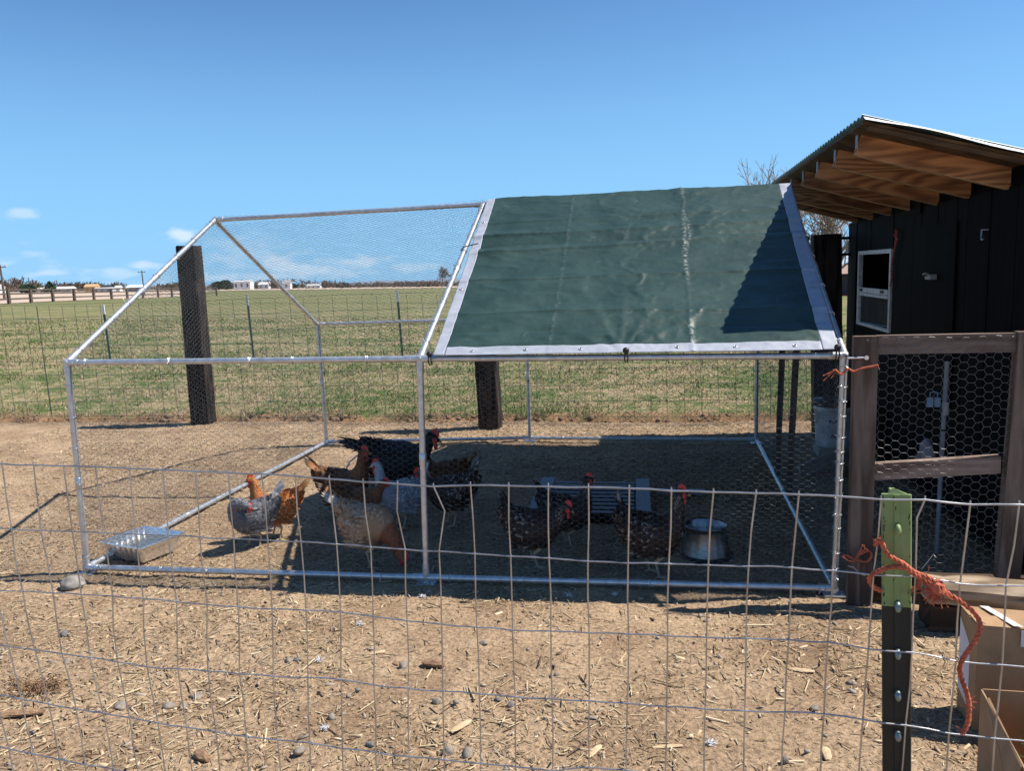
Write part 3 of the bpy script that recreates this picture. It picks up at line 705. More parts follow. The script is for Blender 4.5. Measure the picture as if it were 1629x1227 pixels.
mb.build('bottle_pair', blue_cl, loc=tuple(q), label='two pale blue clips hanging by the conduit behind the wire', cat='clip')
q = yp(1473, 722, .5)
rn = []
for (dz, r_) in ((0, .034), (.012, .040), (.03, .036), (.05, .03), (.07, .026), (.09, .018), (.1, .004)):
    rn.append([(q[0]+r_*math.cos(a)*(1+.15*math.sin(3*a+dz*60)), q[1]+r_*math.sin(a), q[2]+dz-.03+.006*math.sin(2*a)) for a in np.linspace(0, 2*math.pi, 12, endpoint=False)])
MB().rings(rn).build('crumpled_bag', mat('pale_bag', (.20, .20, .22), .6, var=.2, scale=30), loc=tuple(q), label='pale crumpled bag behind the wire above the middle rail', cat='bag')

# ================================================================ CAGE
run = thing('chicken_run', 'galvanized pipe walk-in chicken run covered with fine hexagonal netting', 'chicken run', (1.8, 1.5, 0))
j = {}
def up(n, p): j[n] = np.array(p)
up('FLb', gp(138, 903, .03)); up('FMb', gp(678, 919, .03)); up('FRb', gp(1327, 936, .03))
up('FLt', yp(107, 577, j['FLb'][1])); up('FMt', yp(668, 571, j['FMb'][1])); up('FRt', yp(1343, 566, j['FRb'][1]))
up('BLb', gp(520, 703, .03)); up('BMb', gp(843, 697, .03)); up('BRb', gp(1203, 700, .03))
up('BLt', yp(505, 516, j['BLb'][1])); zt = j['BLt'][2]
up('BMt', (j['BMb'][0], j['BMb'][1], zt)); up('BRt', (j['BRb'][0], j['BRb'][1], zt))
up('RL', yp(342, 350, 1.5)); up('RM', yp(769, 325, 1.5)); up('RR', yp(1254, 300, 1.5))
PR = .0142
def pole(a, b, nm, r=PR, ext=0, label=None):
    A, B = j[a], j[b]; o = MB().tube([A, (A*2+B)/3, (A+2*B)/3, B], r, 14).build(nm, galv, run)
    if label: o['label'] = label
    return o
for a, b in (('FLb', 'FLt'), ('FMb', 'FMt'), ('FRb', 'FRt'), ('BLb', 'BLt'), ('BMb', 'BMt'), ('BRb', 'BRt')):
    A = j[a].copy(); A[2] = .004; j['_'] = A; pole('_', b, 'post')
for a, b in (('FLb', 'FMb'), ('FMb', 'FRb'), ('BLb', 'BMb'), ('BMb', 'BRb'), ('FLb', 'BLb'), ('FRb', 'BRb')): pole(a, b, 'base_rail')
for a, b in (('FLt', 'FMt'), ('FMt', 'FRt'), ('BLt', 'BMt'), ('BMt', 'BRt')): pole(a, b, 'eave_rail')
for a, b in (('FLt', 'RL'), ('BLt', 'RL'), ('FMt', 'RM'), ('BMt', 'RM'), ('FRt', 'RR'), ('BRt', 'RR')): pole(a, b, 'rafter')
for a, b in (('RL', 'RM'), ('RM', 'RR')): pole(a, b, 'ridge_pole')
conn = {'FLb': ['FLt', 'FMb', 'BLb'], 'FMb': ['FMt', 'FLb', 'FRb'], 'FRb': ['FRt', 'FMb', 'BRb'], 'BLb': ['BLt', 'BMb', 'FLb'], 'BMb': ['BMt', 'BLb', 'BRb'], 'BRb': ['BRt', 'BMb', 'FRb'],
        'FLt': ['FLb', 'FMt', 'RL'], 'FMt': ['FMb', 'FLt', 'FRt', 'RM'], 'FRt': ['FRb', 'FMt', 'RR'], 'BLt': ['BLb', 'BMt', 'RL'], 'BMt': ['BMb', 'BLt', 'BRt', 'RM'], 'BRt': ['BRb', 'BMt', 'RR'],
        'RL': ['FLt', 'BLt', 'RM'], 'RM': ['FMt', 'BMt', 'RL', 'RR'], 'RR': ['FRt', 'BRt', 'RM']}
for k, v in conn.items():
    mb = MB()
    for o_ in v:
        d = j[o_]-j[k]; d /= np.linalg.norm(d); e = j[k]+d*.062
        if e[2] > .015: mb.tube([j[k]-d*.012, e], PR+.0028, 12)
        b0 = j[k]+d*.04; sd = np.cross(d, [0, 0, 1.0]); sd = sd/(np.linalg.norm(sd)+1e-6); sd = -sd if sd[1] > 0 else sd
        if abs(d[2]) > .9: sd = np.array([0, -1.0, 0])
        mb.tube([b0+sd*(PR+.002), b0+sd*(PR+.010)], .004, 6)
    mb.build('pole_joint', galv, run)
# mid-pole sleeves where two lengths meet
for a, b, t in (('FLb', 'FLt', .42), ('FMb', 'FMt', .55), ('FLt', 'RL', .42), ('BLt', 'RL', .3), ('FLb', 'BLb', .3), ('FLb', 'BLb', .62), ('FRb', 'BRb', .5), ('BLb', 'BLt', .5), ('BMb', 'BMt', .5), ('FMt', 'RM', .5), ('FRt', 'RR', .45)):
    P = j[a]+(j[b]-j[a])*t; d = (j[b]-j[a]); d /= np.linalg.norm(d)
    MB().tube([P-d*.03, P-d*.028, P+d*.028, P+d*.03], [PR+.0005, PR+.0022, PR+.0022, PR+.0005], 12).build('pole_sleeve', galv, run)
for k in ('FLb', 'FMb', 'FRb', 'BLb', 'BMb', 'BRb'):
    p = j[k]; mb = MB().box((p[0]-.045, p[1]-.035, .002), (p[0]+.045, p[1]+.035, .006)); mb.tube([(p[0]+.03, p[1]-.01, .006), (p[0]+.03, p[1]-.01, .012)], .006, 6); mb.build('foot_plate', galv, run)
# netting panels
C_ = .027; WR = .00050
def J(*k): return [j[q] for q in k]
hexnet(J('FLb', 'FMb', 'FMt', 'FLt'), C_, WR, 1, m=net_m, parent=run)
hexnet(J('FMb', 'FRb', 'FRt', 'FMt'), C_, WR, 2, m=net_m, parent=run)
hexnet(J('BLb', 'BMb', 'BMt', 'BLt'), C_, WR, 3, m=net_m, parent=run)
hexnet(J('BMb', 'BRb', 'BRt', 'BMt'), C_, WR, 4, m=net_m, parent=run)
hexnet(J('FLb', 'BLb', 'BLt', 'RL', 'FLt'), C_, WR, 5, m=net_m, parent=run)
hexnet(J('FRb', 'BRb', 'BRt', 'RR', 'FRt'), C_, WR, 6, m=net_m, parent=run)
hexnet(J('FLt', 'FMt', 'RM', 'RL'), C_, WR, 7, wob=.007, m=net_m, parent=run)
hexnet(J('BLt', 'BMt', 'RM', 'RL'), C_, WR, 8, wob=.007, m=net_m, parent=run)
# wire ties twisted round the poles
rt = random.Random(4)
for a, b, n_, r0 in (('FLb', 'FLt', 6, 0), ('FLt', 'RL', 7, 0), ('FMt', 'RM', 9, 0), ('FRb', 'FRt', 14, 0), ('FRt', 'RR', 7, 0), ('FLb', 'FMb', 6, 0), ('FMb', 'FRb', 6, 0), ('FLb', 'BLb', 8, 0), ('BLb', 'BMb', 5, 0), ('BMb', 'BRb', 4, 0), ('BLb', 'BLt', 3, 0), ('BMb', 'BMt', 3, 0), ('BRb', 'BRt', 3, 0), ('FLt', 'FMt', 5, 0)):
    A, B = j[a], j[b]; d = B-A; L0 = np.linalg.norm(d); d /= L0; s1 = np.cross(d, [.1, 1, .2]); s1 /= np.linalg.norm(s1); s2 = np.cross(d, s1)
    for i in range(n_):
        t = (i+rt.uniform(.2, .8))/n_; P = A+(B-A)*t; q = []
        for k in range(11):
            an = k/10*2*math.pi*1.2+rt.random()*.1; q.append(P+(s1*math.cos(an)+s2*math.sin(an))*(PR+.0035)+d*(k-5)*.0009)
        an0 = rt.uniform(0, 6.28); e = (s1*math.cos(an0)+s2*math.sin(an0)); q += [q[-1]+e*.008, q[-1]+e*.02+d*rt.uniform(-.01, .01)]
        MB().tube(q, .0016, 4).build('wire_tie', tie_m, run)

# ================================================================ TARP over the right bay
tarp = thing('shade_tarp', 'dark green tarp with silver hem stretched over the right half of the run', 'tarp', (2.75, 1.5, 1.1))
def tarp_mat():
    m = bpy.data.materials.new('green_tarp'); m.use_nodes = True; nt = m.node_tree; N = nt.nodes; L = nt.links; b = N['Principled BSDF']
    b.inputs['Roughness'].default_value = .46; b.inputs['Specular IOR Level'].default_value = .24
    at = N.new('ShaderNodeAttribute'); at.attribute_name = 'tone'
    nz = N.new('ShaderNodeTexNoise'); nz.inputs['Scale'].default_value = 5; nz.inputs['Detail'].default_value = 7
    tc = N.new('ShaderNodeTexCoord'); L.new(tc.outputs['Object'], nz.inputs['Vector'])
    r = N.new('ShaderNodeValToRGB'); r.color_ramp.elements[0].position = .35; r.color_ramp.elements[0].color = (.019, .043, .039, 1); r.color_ramp.elements[1].position = .68; r.color_ramp.elements[1].color = (.034, .064, .056, 1)
    L.new(nz.outputs['Fac'], r.inputs[0])
    n2 = N.new('ShaderNodeTexNoise'); n2.inputs['Scale'].default_value = 60; n2.inputs['Detail'].default_value = 5; L.new(tc.outputs['Object'], n2.inputs['Vector'])
    mu = N.new('ShaderNodeMath'); mu.operation = 'MULTIPLY'; L.new(at.outputs['Fac'], mu.inputs[0]); 
    mr = N.new('ShaderNodeMapRange'); mr.inputs['From Min'].default_value = .46; mr.inputs['From Max'].default_value = .62; L.new(n2.outputs['Fac'], mr.inputs['Value']); L.new(mr.outputs[0], mu.inputs[1])
    mx = N.new('ShaderNodeMix'); mx.data_type = 'RGBA'; L.new(mu.outputs[0], mx.inputs['Factor']); L.new(r.outputs[0], mx.inputs['A']); mx.inputs['B'].default_value = (.40, .43, .41, 1)
    L.new(mx.outputs['Result'], b.inputs['Base Color'])
    wv = N.new('ShaderNodeTexChecker'); wv.inputs['Scale'].default_value = 350; L.new(tc.outputs['Object'], wv.inputs['Vector'])
    n3 = N.new('ShaderNodeTexNoise'); n3.inputs['Scale'].default_value = 22; n3.inputs['Detail'].default_value = 8; n3.inputs['Roughness'].default_value = .65; L.new(tc.outputs['Object'], n3.inputs['Vector'])
    bp = N.new('ShaderNodeBump'); bp.inputs['Distance'].default_value = .0022; bp.inputs['Strength'].default_value = .8; L.new(n3.outputs['Fac'], bp.inputs['Height']); L.new(bp.outputs[0], b.inputs['Normal'])
    return m
TM = tarp_mat()
hem_m = mat('silver_hem', (.31, .33, .38), .5, 0, scale=20, var=.1, bump=.002, bscale=22)
P00 = yp(690, 573, j['FMt'][1]-.022); P10 = yp(1334, 564, j['FRt'][1]-.022); P01 = yp(776, 323, 1.49); P11 = yp(1257, 297, 1.49)
Q00 = j['BMt']+np.array([.06, .02, .0]); Q10 = j['BRt']+np.array([-.02, .02, .0])
TB = (j['FRt'][0]-j['FMt'][0])
def tarp_point(U, Vv):
    """U 0..1 across, Vv 0..1 front eave to ridge, 1..2 ridge to back eave"""
    u = U[..., None]; v = np.clip(Vv, 0, 1)[..., None]; w = np.clip(Vv-1, 0, 1)[..., None]
    F_ = (P00*(1-u)+P10*u)*(1-v)+(P01*(1-u)+P11*u)*v
    G_ = (P01*(1-u)+P11*u)*(1-w)+(Q00*(1-u)+Q10*u)*w
    p = np.where(Vv[..., None] <= 1, F_, G_)
    nf = np.array([0, -.47, .88]); nb = np.array([0, .47, .88]); n = np.where(Vv[..., None] <= 1, nf, nb)
    x = U*1.72; y = Vv*1.7
    edge = np.minimum(1, np.minimum(U, 1-U)*14)*np.minimum(1, np.minimum(Vv+.02, 2.02-Vv)*14)
    h = 0
    # taut folds running across
    for (c, sl, wd, am) in ((.80, .02, .010, .005), (.705, .035, .018, .010), (.64, .03, .012, -.008), (.60, .05, .016, .009), (.40, .01, .006, .005), (.20, -.01, .010, .005), (.115, .02, .012, -.006), (1.2, .02, .02, .006), (1.4, 0, .02, .008), (1.6, .02, .02, .008)):
        cc = c+sl*(U-.5)+.012*vnoise(U*3, U*0+c*9, 3)
        dd = Vv-cc; h = h+1.5*am*np.where(dd > 0, np.exp(-dd/wd*.7), np.exp(dd/wd*2.2))*(.35+1.2*np.clip(vnoise(U*2.3, U*0+c*31, 6)+.5, 0, 1))
    # folds fanning from the left hem tie and the bottom ties
    for (u0, v0, ang, am) in ((0, .60, -.30, .007), (0, .60, -.12, .006), (0, .60, -.5, .005), (.48, .0, 1.9, .007), (.48, 0, 1.2, .007), (.48, 0, 1.57, .008), (.48, 0, .7, .005), (.48, 0, 2.5, .005), (1, 0, 2.7, .006), (1, 0, 2.2, .006), (0, 0, .5, .006), (0, 0, .9, .005)):
        dx = (U-u0)*1.72; dy = (Vv-v0)*1.7; ca, sa = math.cos(ang), math.sin(ang); al = dx*ca+dy*sa; ac = -dx*sa+dy*ca
        wdt = .012+.05*np.clip(al, 0, 1); h = h+am*np.exp(-(ac/wdt)**2)*np.clip(al*8, 0, 1)*np.exp(-np.clip(al, 0, 9)*2.4)
    rd = np.abs(fbm(x*2.8+1.5*vnoise(x*1.5, y*1.5, 8), y*4.5, 21, 4)); h = h+.010*(1-np.clip(rd*5, 0, 1))*.5*edge
    rd2 = np.abs(fbm(x*6+2, y*9, 23, 4)); h = h+.0022*(1-np.clip(rd2*4, 0, 1))*edge
    h = h+.012*fbm(x*1.3, y*3.2, 25, 3)*edge+.0012*fbm(x*22, y*22, 27, 3)*edge
    # packing fold down the cloth
    uc = .655+.008*vnoise(Vv*9, Vv*0, 35)+.004*vnoise(Vv*30, Vv*0, 36)
    h = h+.0032*np.exp(-((U-uc)/.005)**2)*(.4+vnoise(Vv*14, Vv*0, 39)+.5)
    h = h+.0012*np.exp(-((U-.30)/.005)**2)
    slack = -.010*np.sin(np.clip(Vv, 0, 1)*math.pi)*(Vv <= 1)
    return p+n*(h+slack+.024)[..., None], uc
def tarp_patch(nm, u0, u1, v0, v1, nu, nv_, m, lift=0, th=.0012, tn=True, parent=tarp):
    U, Vv = np.meshgrid(np.linspace(u0, u1, nu), np.linspace(v0, v1, nv_)); P_, uc = tarp_point(U, Vv)
    n = np.where(Vv[..., None] <= 1, np.array([0, -.47, .88]), np.array([0, .47, .88]))
    P_ = P_+n*lift
    a_, b_ = np.meshgrid(np.arange(nv_-1), np.arange(nu-1), indexing='ij'); a_ = (a_*nu+b_).ravel(); F_ = np.stack([a_, a_+1, a_+nu+1, a_+nu], 1)
    wear = (np.exp(-((U-uc)/.005)**2)*.40+.45*np.exp(-((U-uc-.018*np.sin(Vv*7)**2)/.004)**2))*np.clip(.5+1.6*vnoise(Vv*9, U*0, 91), 0, 1)+.10*np.exp(-((U-.30)/.004)**2)+.35*np.clip(fbm(U*26, Vv*26, 93, 3)-.38, 0, .5)
    T_ = np.repeat(np.clip(wear, 0, 1).ravel()[:, None], 3, 1); n1 = len(T_)
    b1 = P_-n*th
    # rim closes top and under side
    idx = np.arange(n1).reshape(nv_, nu); rim = np.concatenate([idx[0, :], idx[1:, -1], idx[-1, -2::-1], idx[-2:0:-1, 0]]); r2 = np.roll(rim, -1)
    RF = np.stack([rim, rim+n1, r2+n1, r2], 1)
    return np_mesh(nm, np.concatenate([P_.reshape(-1, 3), b1.reshape(-1, 3)]), np.concatenate([F_, F_[:, ::-1]+n1, RF]), m, parent, tone=np.concatenate([T_, T_]), smooth=True)
tarp_patch('cloth', .028, .964, .034, 1.96, 260, 460, TM)
tarp_patch('hem', 0, .029, 0, 2.0, 12, 300, hem_m, .0016)
tarp_patch('hem', .963, 1.0, 0, 2.0, 12, 300, hem_m, .0016)
tarp_patch('hem', .030, .962, 0, .036, 200, 12, hem_m, .0016)
tarp_patch('hem', .030, .962, 1.96, 2.0, 200, 8, hem_m, .0016)
for uu, vv in ((.10, .018), (.24, .018), (.38, .018), (.62, .018), (.76, .018), (.90, .018), (.014, .35), (.014, .8), (.982, .3), (.982, .6), (.982, .9)):
    P_, _ = tarp_point(np.array([[uu]]), np.array([[vv]])); P_ = P_[0, 0]+np.array([0, -.47, .88])*.003; a1 = np.array([1.0, 0, 0]); a2 = np.array([0, .88, .47])
    MB().tube([P_+(a1*math.cos(t)+a2*math.sin(t))*.0065 for t in np.linspace(0, 2*math.pi, 15)], .0022, 6).build('grommet', galv_dull, tarp)
# black ball ties and thin straps
def ball_tie(P, nm='bungee_tie'):
    P = np.array(P); mb = MB(); rr = [(0.0001, -.014), (.009, -.011), (.014, -.003), (.013, .006), (.008, .012), (.0001, .014)]
    mb.rings([[(P[0]+r_*math.cos(a), P[1]-.018+r_*math.sin(a), P[2]+z_) for a in np.linspace(0, 2*math.pi, 10, endpoint=False)] for r_, z_ in rr])
    mb.tube([(P[0]-.004, P[1]-.018, P[2]-.008), (P[0]-.006, P[1]-.022, P[2]-.035), (P[0]-.004, P[1]-.004, P[2]-.052)], .003, 6)
    mb.tube([(P[0]+.004, P[1]-.018, P[2]-.008), (P[0]+.008, P[1]-.022, P[2]-.033), (P[0]+.005, P[1]-.004, P[2]-.050)], .003, 6)
    mb.build(nm, black_pl, tarp)
for px, py, Y in ((685, 563, j['FMt'][1]-.03), (996, 557, j['FMt'][1]-.03), (1331, 552, j['FRt'][1]-.03)): ball_tie(yp(px, py, Y))
ball_tie(yp(1283, 379, 1.5-1.5*(379-300)/(566-300)-.03))
def strapat(t, m):
    P = j['FMt']+(j['RM']-j['FMt'])*t; Q = P+np.array([.085, 0, .006])
    MB().tube([P+np.array([-.018, -.006, .004]), P+np.array([0, -.012, .024]), Q+np.array([0, -.010, .034])], .003, 6).build('strap', m, tarp)
strapat(.62, black_pl)

# orange twine from the run to the panel
tw = twine([tuple(yp(px, py, -.15)) for px, py in ((1318, 598), (1328, 589), (1338, 596), (1348, 587), (1358, 591), (1372, 586), (1388, 583), (1397, 581))], .0042)
for (a, b) in (((1318, 598), (1310, 606)), ((1322, 592), (1309, 598)), ((1330, 592), (1322, 602)), ((1345, 590), (1339, 597)), ((1396, 581), (1399, 588))): tw.tube([yp(*a, -.15), yp(*b, -.16)], .0017, 4)
tw.build('orange_twine', orange, loc=tuple(yp(1350, 590, -.13)), label='bright orange twine tying the run corner to the wooden panel near its top', cat='twine', group=None)
# bow of twine low on the panel upright
pts = [(1338, 886), (1346, 884), (1356, 889), (1365, 892), (1378, 894), (1386, 886), (1384, 878), (1374, 876), (1364, 884), (1362, 889)]
tw = twine([tuple(yp(px, py, -.14)) for px, py in pts], .0042)
for (a, b, c2) in (((1364, 884), (1370, 874), (1372, 867)), ((1366, 882), (1376, 875), (1374, 868)), ((1368, 883), (1380, 877), (1378, 873)), ((1340, 886), (1350, 893), (1360, 894))): tw.tube([yp(*a, -.15), yp(*b, -.15), yp(*c2, -.15)], .003, 5)
tw.build('orange_twine', orange, loc=tuple(yp(1365, 886, -.14)), label='small orange twine bow low on the wooden upright left of the green tipped post', cat='twine')

# ================================================================ THINGS IN THE RUN
# aluminium tray
def rect_tray(rim, bot, m, root, wall=.003):
    rim = [np.array(p) for p in rim]; bot = [np.array(p) for p in bot]
    def ringp(c, n=14):
        out = []
        for i in range(4):
            a, b = c[i], c[(i+1) % 4]
            for k in range(n): out.append(a+(b-a)*(k/n))
        return out
    R0 = ringp(bot); R1 = ringp(rim); cen = sum(R1)/len(R1); outer = []; inner = []
    for i, (p, q) in enumerate(zip(R0, R1)):
        fl = .0035*(1 if i % 2 else -1)
        d = (q-cen); d[2] = 0; d /= np.linalg.norm(d)
        outer.append((p, q, d, fl))
    rings_ = [[tuple(p+d*fl) for p, q, d, fl in outer], [tuple(p*.5+q*.5+d*fl) for p, q, d, fl in outer], [tuple(q+d*fl*.3) for p, q, d, fl in outer],
              [tuple(q+d*.013) for p, q, d, fl in outer], [tuple(q+d*.013+np.array([0, 0, .004])) for p, q, d, fl in outer], [tuple(q-d*.002+np.array([0, 0, .003])) for p, q, d, fl in outer],
              [tuple(p*.5+q*.5+d*(fl-.003)) for p, q, d, fl in outer], [tuple(p+d*(fl-.003)+np.array([0, 0, .003])) for p, q, d, fl in outer]]
    mb = MB(); mb.rings(rings_, smooth=False); return mb
rim = [(.022, .085, .1), (.300, .008, .1), (.372, .262, .1), (.088, .345, .1)]
bot = [(.050, .108, .012), (.280, .045, .012), (.338, .242, .012), (.108, .312, .012)]
tray = thing('foil_tray', 'shiny aluminium foil tray at the front left corner of the run', 'tray', (.19, .175, 0))
rect_tray(rim, bot, alu, tray).build('tray_body', alu, tray)
# feed / water inside
cx_ = sum(np.array(p) for p in rim)/4
MB().add([tuple(np.array(p)*[.93, .93, 1]+np.array([cx_[0]*.07, cx_[1]*.07, -.03])) for p in rim], [(0, 1, 2, 3)]).build('water', mat('tray_water', (.10, .11, .11), .12, 0, bump=.002, bscale=40), tray)

# steel bowl flared at the foot
bc = gp(1124, 893); br = .118
bowl = thing('feed_bowl', 'shiny steel bowl with flared base in the shade of the run', 'bowl', (bc[0], bc[1]+.09, 0))
bx, by = bc[0], bc[1]+.09
prof = [(.124, .004), (.120, .02), (.108, .08), (.100, .13), (.102, .150), (.106, .153), (.103, .157), (.097, .152), (.090, .11), (.07, .06), (.0005, .05)]
MB().rings([[(bx+r_*math.cos(a), by+r_*math.sin(a), z_) for a in np.linspace(0, 2*math.pi, 40, endpoint=False)] for r_, z_ in prof]).build('bowl_body', steel_bowl, bowl)
MB().rings([[(bx+r_*math.cos(a), by+r_*math.sin(a), z_) for a in np.linspace(0, 2*math.pi, 40, endpoint=False)] for r_, z_ in ((.127, .002), (.129, .008), (.1245, .013))]).build('rubber_foot', black_pl, bowl)

# slatted rack lying on the ground
rack = thing('slatted_rack', 'low pallet of pale horizontal slats between two side boards in the shade', 'rack', (2.5, 1.2, 0))
X0, X1 = 2.17, 2.80
for i in range(9):
    yy = .90+i*.078; xo = -.02*i/9
    MB().box((X0+xo+.06, yy, .058), (X1+xo-.06, yy+.020, .066)).build('slat', slat_m, rack)
for xx, sk in ((X0-.03, 0), (X1-.05, 0)):
    MB().hexa([(xx, .84, .002), (xx+.085, .84, .002), (xx+.065, 1.62, .002), (xx-.02, 1.62, .002), (xx, .84, .07), (xx+.085, .84, .07), (xx+.065, 1.62, .07), (xx-.02, 1.62, .07)]).build('side_board', slat_m, rack)
MB().box((X0+.06, .87, .002), (X1-.06, 1.57, .03)).build('base_panel', black_wood, rack)
MB().box((X1+.06, 1.50, .002), (X1+.36, 1.54, .03)).build('loose_slat', slat_m, rack)
# pale hoop
hp_ = [(548, 768), (549, 750), (556, 735), (567, 726), (580, 727), (591, 738), (594, 752)]
MB().tube([tuple(yp(a, b, 1.62)) for a, b in hp_], .006, 8).build('hoop_handle', mat('pale_hoop', (.6, .62, .68), .5), loc=tuple(gp(570, 772)), label='pale curved hoop handle standing behind the brown hen', cat='hoop')


# ================================================================ HENS
def bez(P, n):
    P = [np.array(p, float) for p in P]; out = []
    for i in range(len(P)-1):
        p0 = P[max(i-1, 0)]; p1 = P[i]; p2 = P[i+1]; p3 = P[min(i+2, len(P)-1)]
        for k in range(n):
            t = k/n; out.append(.5*((2*p1)+(-p0+p2)*t+(2*p0-5*p1+4*p2-p3)*t*t+(-p0+3*p1-3*p2+p3)*t**3))
    out.append(P[-1]); return out
comb_m = mat('red_comb', (.55, .04, .035), .5, var=.2, scale=60)
beak_m = mat('horn_beak', (.35, .22, .10), .5)
leg_m = mat('scaly_leg', (.42, .33, .22), .6, var=.2, scale=200)
eye_m = mat('dark_eye', (.02, .01, .005), .15)
HEN_COL = {
    'orange': dict(body=(.36, .115, .025), neck=(.44, .14, .03), tail=(.40, .17, .05), tip=(.62, .36, .14), tipk=.25),
    'brown': dict(body=(.17, .065, .022), neck=(.28, .085, .025), tail=(.33, .13, .035), tip=(.05, .02, .012), tipk=.5),
    'grey': dict(body=(.11, .11, .125), neck=(.15, .15, .17), tail=(.36, .35, .36), tip=(.27, .27, .29), tipk=.5),
    'palegrey': dict(body=(.26, .28, .32), neck=(.40, .41, .44), tail=(.34, .37, .42), tip=(.5, .5, .52), tipk=.3),
    'buff': dict(body=(.42, .25, .14), neck=(.27, .09, .04), tail=(.50, .46, .40), tip=(.55, .46, .36), tipk=.4),
    'black': dict(body=(.012, .011, .013), neck=(.014, .012, .013), tail=(.01, .01, .012), tip=(.02, .02, .022), tipk=.2),
    'speckled': dict(body=(.030, .016, .012), neck=(.035, .02, .015), tail=(.014, .012, .012), tip=(.36, .33, .30), tipk=.26),
}
def hen(pos, heading, kind, pose, label, scale=.9, seed=0, tail_up=.9):
    tail_up += .2; rn = np.random.default_rng(seed+100); C = HEN_COL[kind]; pos = np.array([pos[0], pos[1], 0.0])
    root = thing('hen', label, 'hen', tuple(pos), 'hens in the wire run')
    ca, sa = math.cos(R(heading)), math.sin(R(heading)); RM_ = np.array([[ca, -sa, 0], [sa, ca, 0], [0, 0, 1]])
    def W(p): return (RM_@(np.array(p, float)*scale*np.array([.87, 1.0, 1.04])))+pos
    # spine: x, z, half width, half height
    S = [(-.175, .285, .012, .012), (-.15, .265, .040, .038), (-.10, .228, .072, .072), (-.04, .200, .092, .092), (.02, .192, .098, .100), (.075, .205, .088, .098)]
    if pose == 'up': S += [(.115, .245, .064, .075), (.132, .285, .042, .050), (.142, .325, .030, .033), (.150, .36, .0255, .0275), (.162, .383, .0255, .0265), (.182, .385, .0175, .0175), (.196, .381, .009, .009)]
    elif pose == 'mid': S += [(.125, .225, .064, .072), (.155, .248, .042, .048), (.180, .275, .030, .032), (.200, .298, .026, .027), (.218, .305, .024, .025), (.236, .30, .016, .016), (.25, .293, .008, .008)]
    else: S += [(.125, .185, .062, .068), (.165, .15, .040, .046), (.195, .11, .029, .031), (.212, .078, .0255, .0265), (.224, .058, .024, .025), (.236, .04, .016, .016), (.244, .026, .008, .008)]
    if pose == 'preen':
        S = S[:6]+[(.118, .245, .062, .072, .004), (.135, .282, .042, .048, .025), (.125, .305, .031, .034, .060), (.098, .308, .0265, .0285, .088), (.072, .296, .0255, .0265, .104), (.050, .284, .0165, .0165, .112), (.036, .276, .008, .008, .116)]
    SP = bez([(s[0], s[4] if len(s) > 4 else 0, s[1]) for s in S], 4); RW = bez([(s[2], s[3], 0) for s in S], 4); n = len(SP); seg = 20
    rings_ = []; frames = []
    for i in range(n):
        d = SP[min(i+1, n-1)]-SP[max(i-1, 0)]; d /= np.linalg.norm(d); sdv = frames[-1][2] if i else np.array([0, 1.0, 0]); sdv = sdv-d*np.dot(sdv, d); sdv /= np.linalg.norm(sdv); u = np.cross(d, sdv)
        frames.append((d, u, sdv)); ring = []
        for k in range(seg):
            a = 2*math.pi*k/seg; bulge = 1+.05*math.cos(2*a)
            ring.append(W(SP[i]+sdv*math.cos(a)*RW[i][0]*bulge+u*math.sin(a)*RW[i][1]))
        rings_.append(ring)
    t = np.array([v for i in range(n) for v in [np.array(C['body'])*(1 if i < n*.5 else 0)+np.array(C['neck'])*(1 if i >= n*.5 else 0)]*seg])
    V = np.array([p for r_ in rings_ for p in r_]); Fq = []
    for i in range(n-1):
        for k in range(seg): k2 = (k+1) % seg; Fq.append((i*seg+k, i*seg+k2, (i+1)*seg+k2, (i+1)*seg+k))
    np_mesh('body', V, Fq, feather_m, root, tone=t*.9, smooth=True)
    # plumage: overlapping feathers lying toward the tail
    NFt = 1500; fv = []; ft = []
    ti = rn.random(NFt)**1.0*(n-8)+1
    for q in range(NFt):
        i = int(ti[q]); a = rn.uniform(0, 2*math.pi); d, u, yv_ = frames[i]
        rw, rh, _ = RW[i]; nrm = yv_*math.cos(a)*rh+u*math.sin(a)*rw; nrm /= np.linalg.norm(nrm)
        p = SP[i]+yv_*math.cos(a)*rw*1.0+u*math.sin(a)*rh*1.0
        tail = -d+nrm*.22+np.array([0, 0, -.10]); tail -= nrm*np.dot(tail, nrm)*.75; tail /= np.linalg.norm(tail)
        side = np.cross(nrm, tail); side /= np.linalg.norm(side)
        onneck = i > n*.52
        L_ = (.030 if not onneck else .022)*rn.uniform(.8, 1.3); w_ = (.0125 if not onneck else .006)*rn.uniform(.8, 1.2)
        b = p+nrm*.001
        fv += [W(b), W(b+tail*L_*.55+side*w_+nrm*.004), W(b+tail*L_+nrm*.0055), W(b+tail*L_*.55-side*w_+nrm*.004)]
        c = np.array(C['neck'] if onneck else C['body'])*rn.uniform(.65, 1.35)
        tp_ = np.array(C['tip']) if rn.random() < C['tipk'] and not (kind == 'buff' and onneck) else c*1.1
        ft += [c*.8, c, tp_, c]
    np_mesh('plumage', np.array(fv), np.arange(len(fv)).reshape(-1, 4), feather_m, root, tone=np.array(ft), smooth=False)
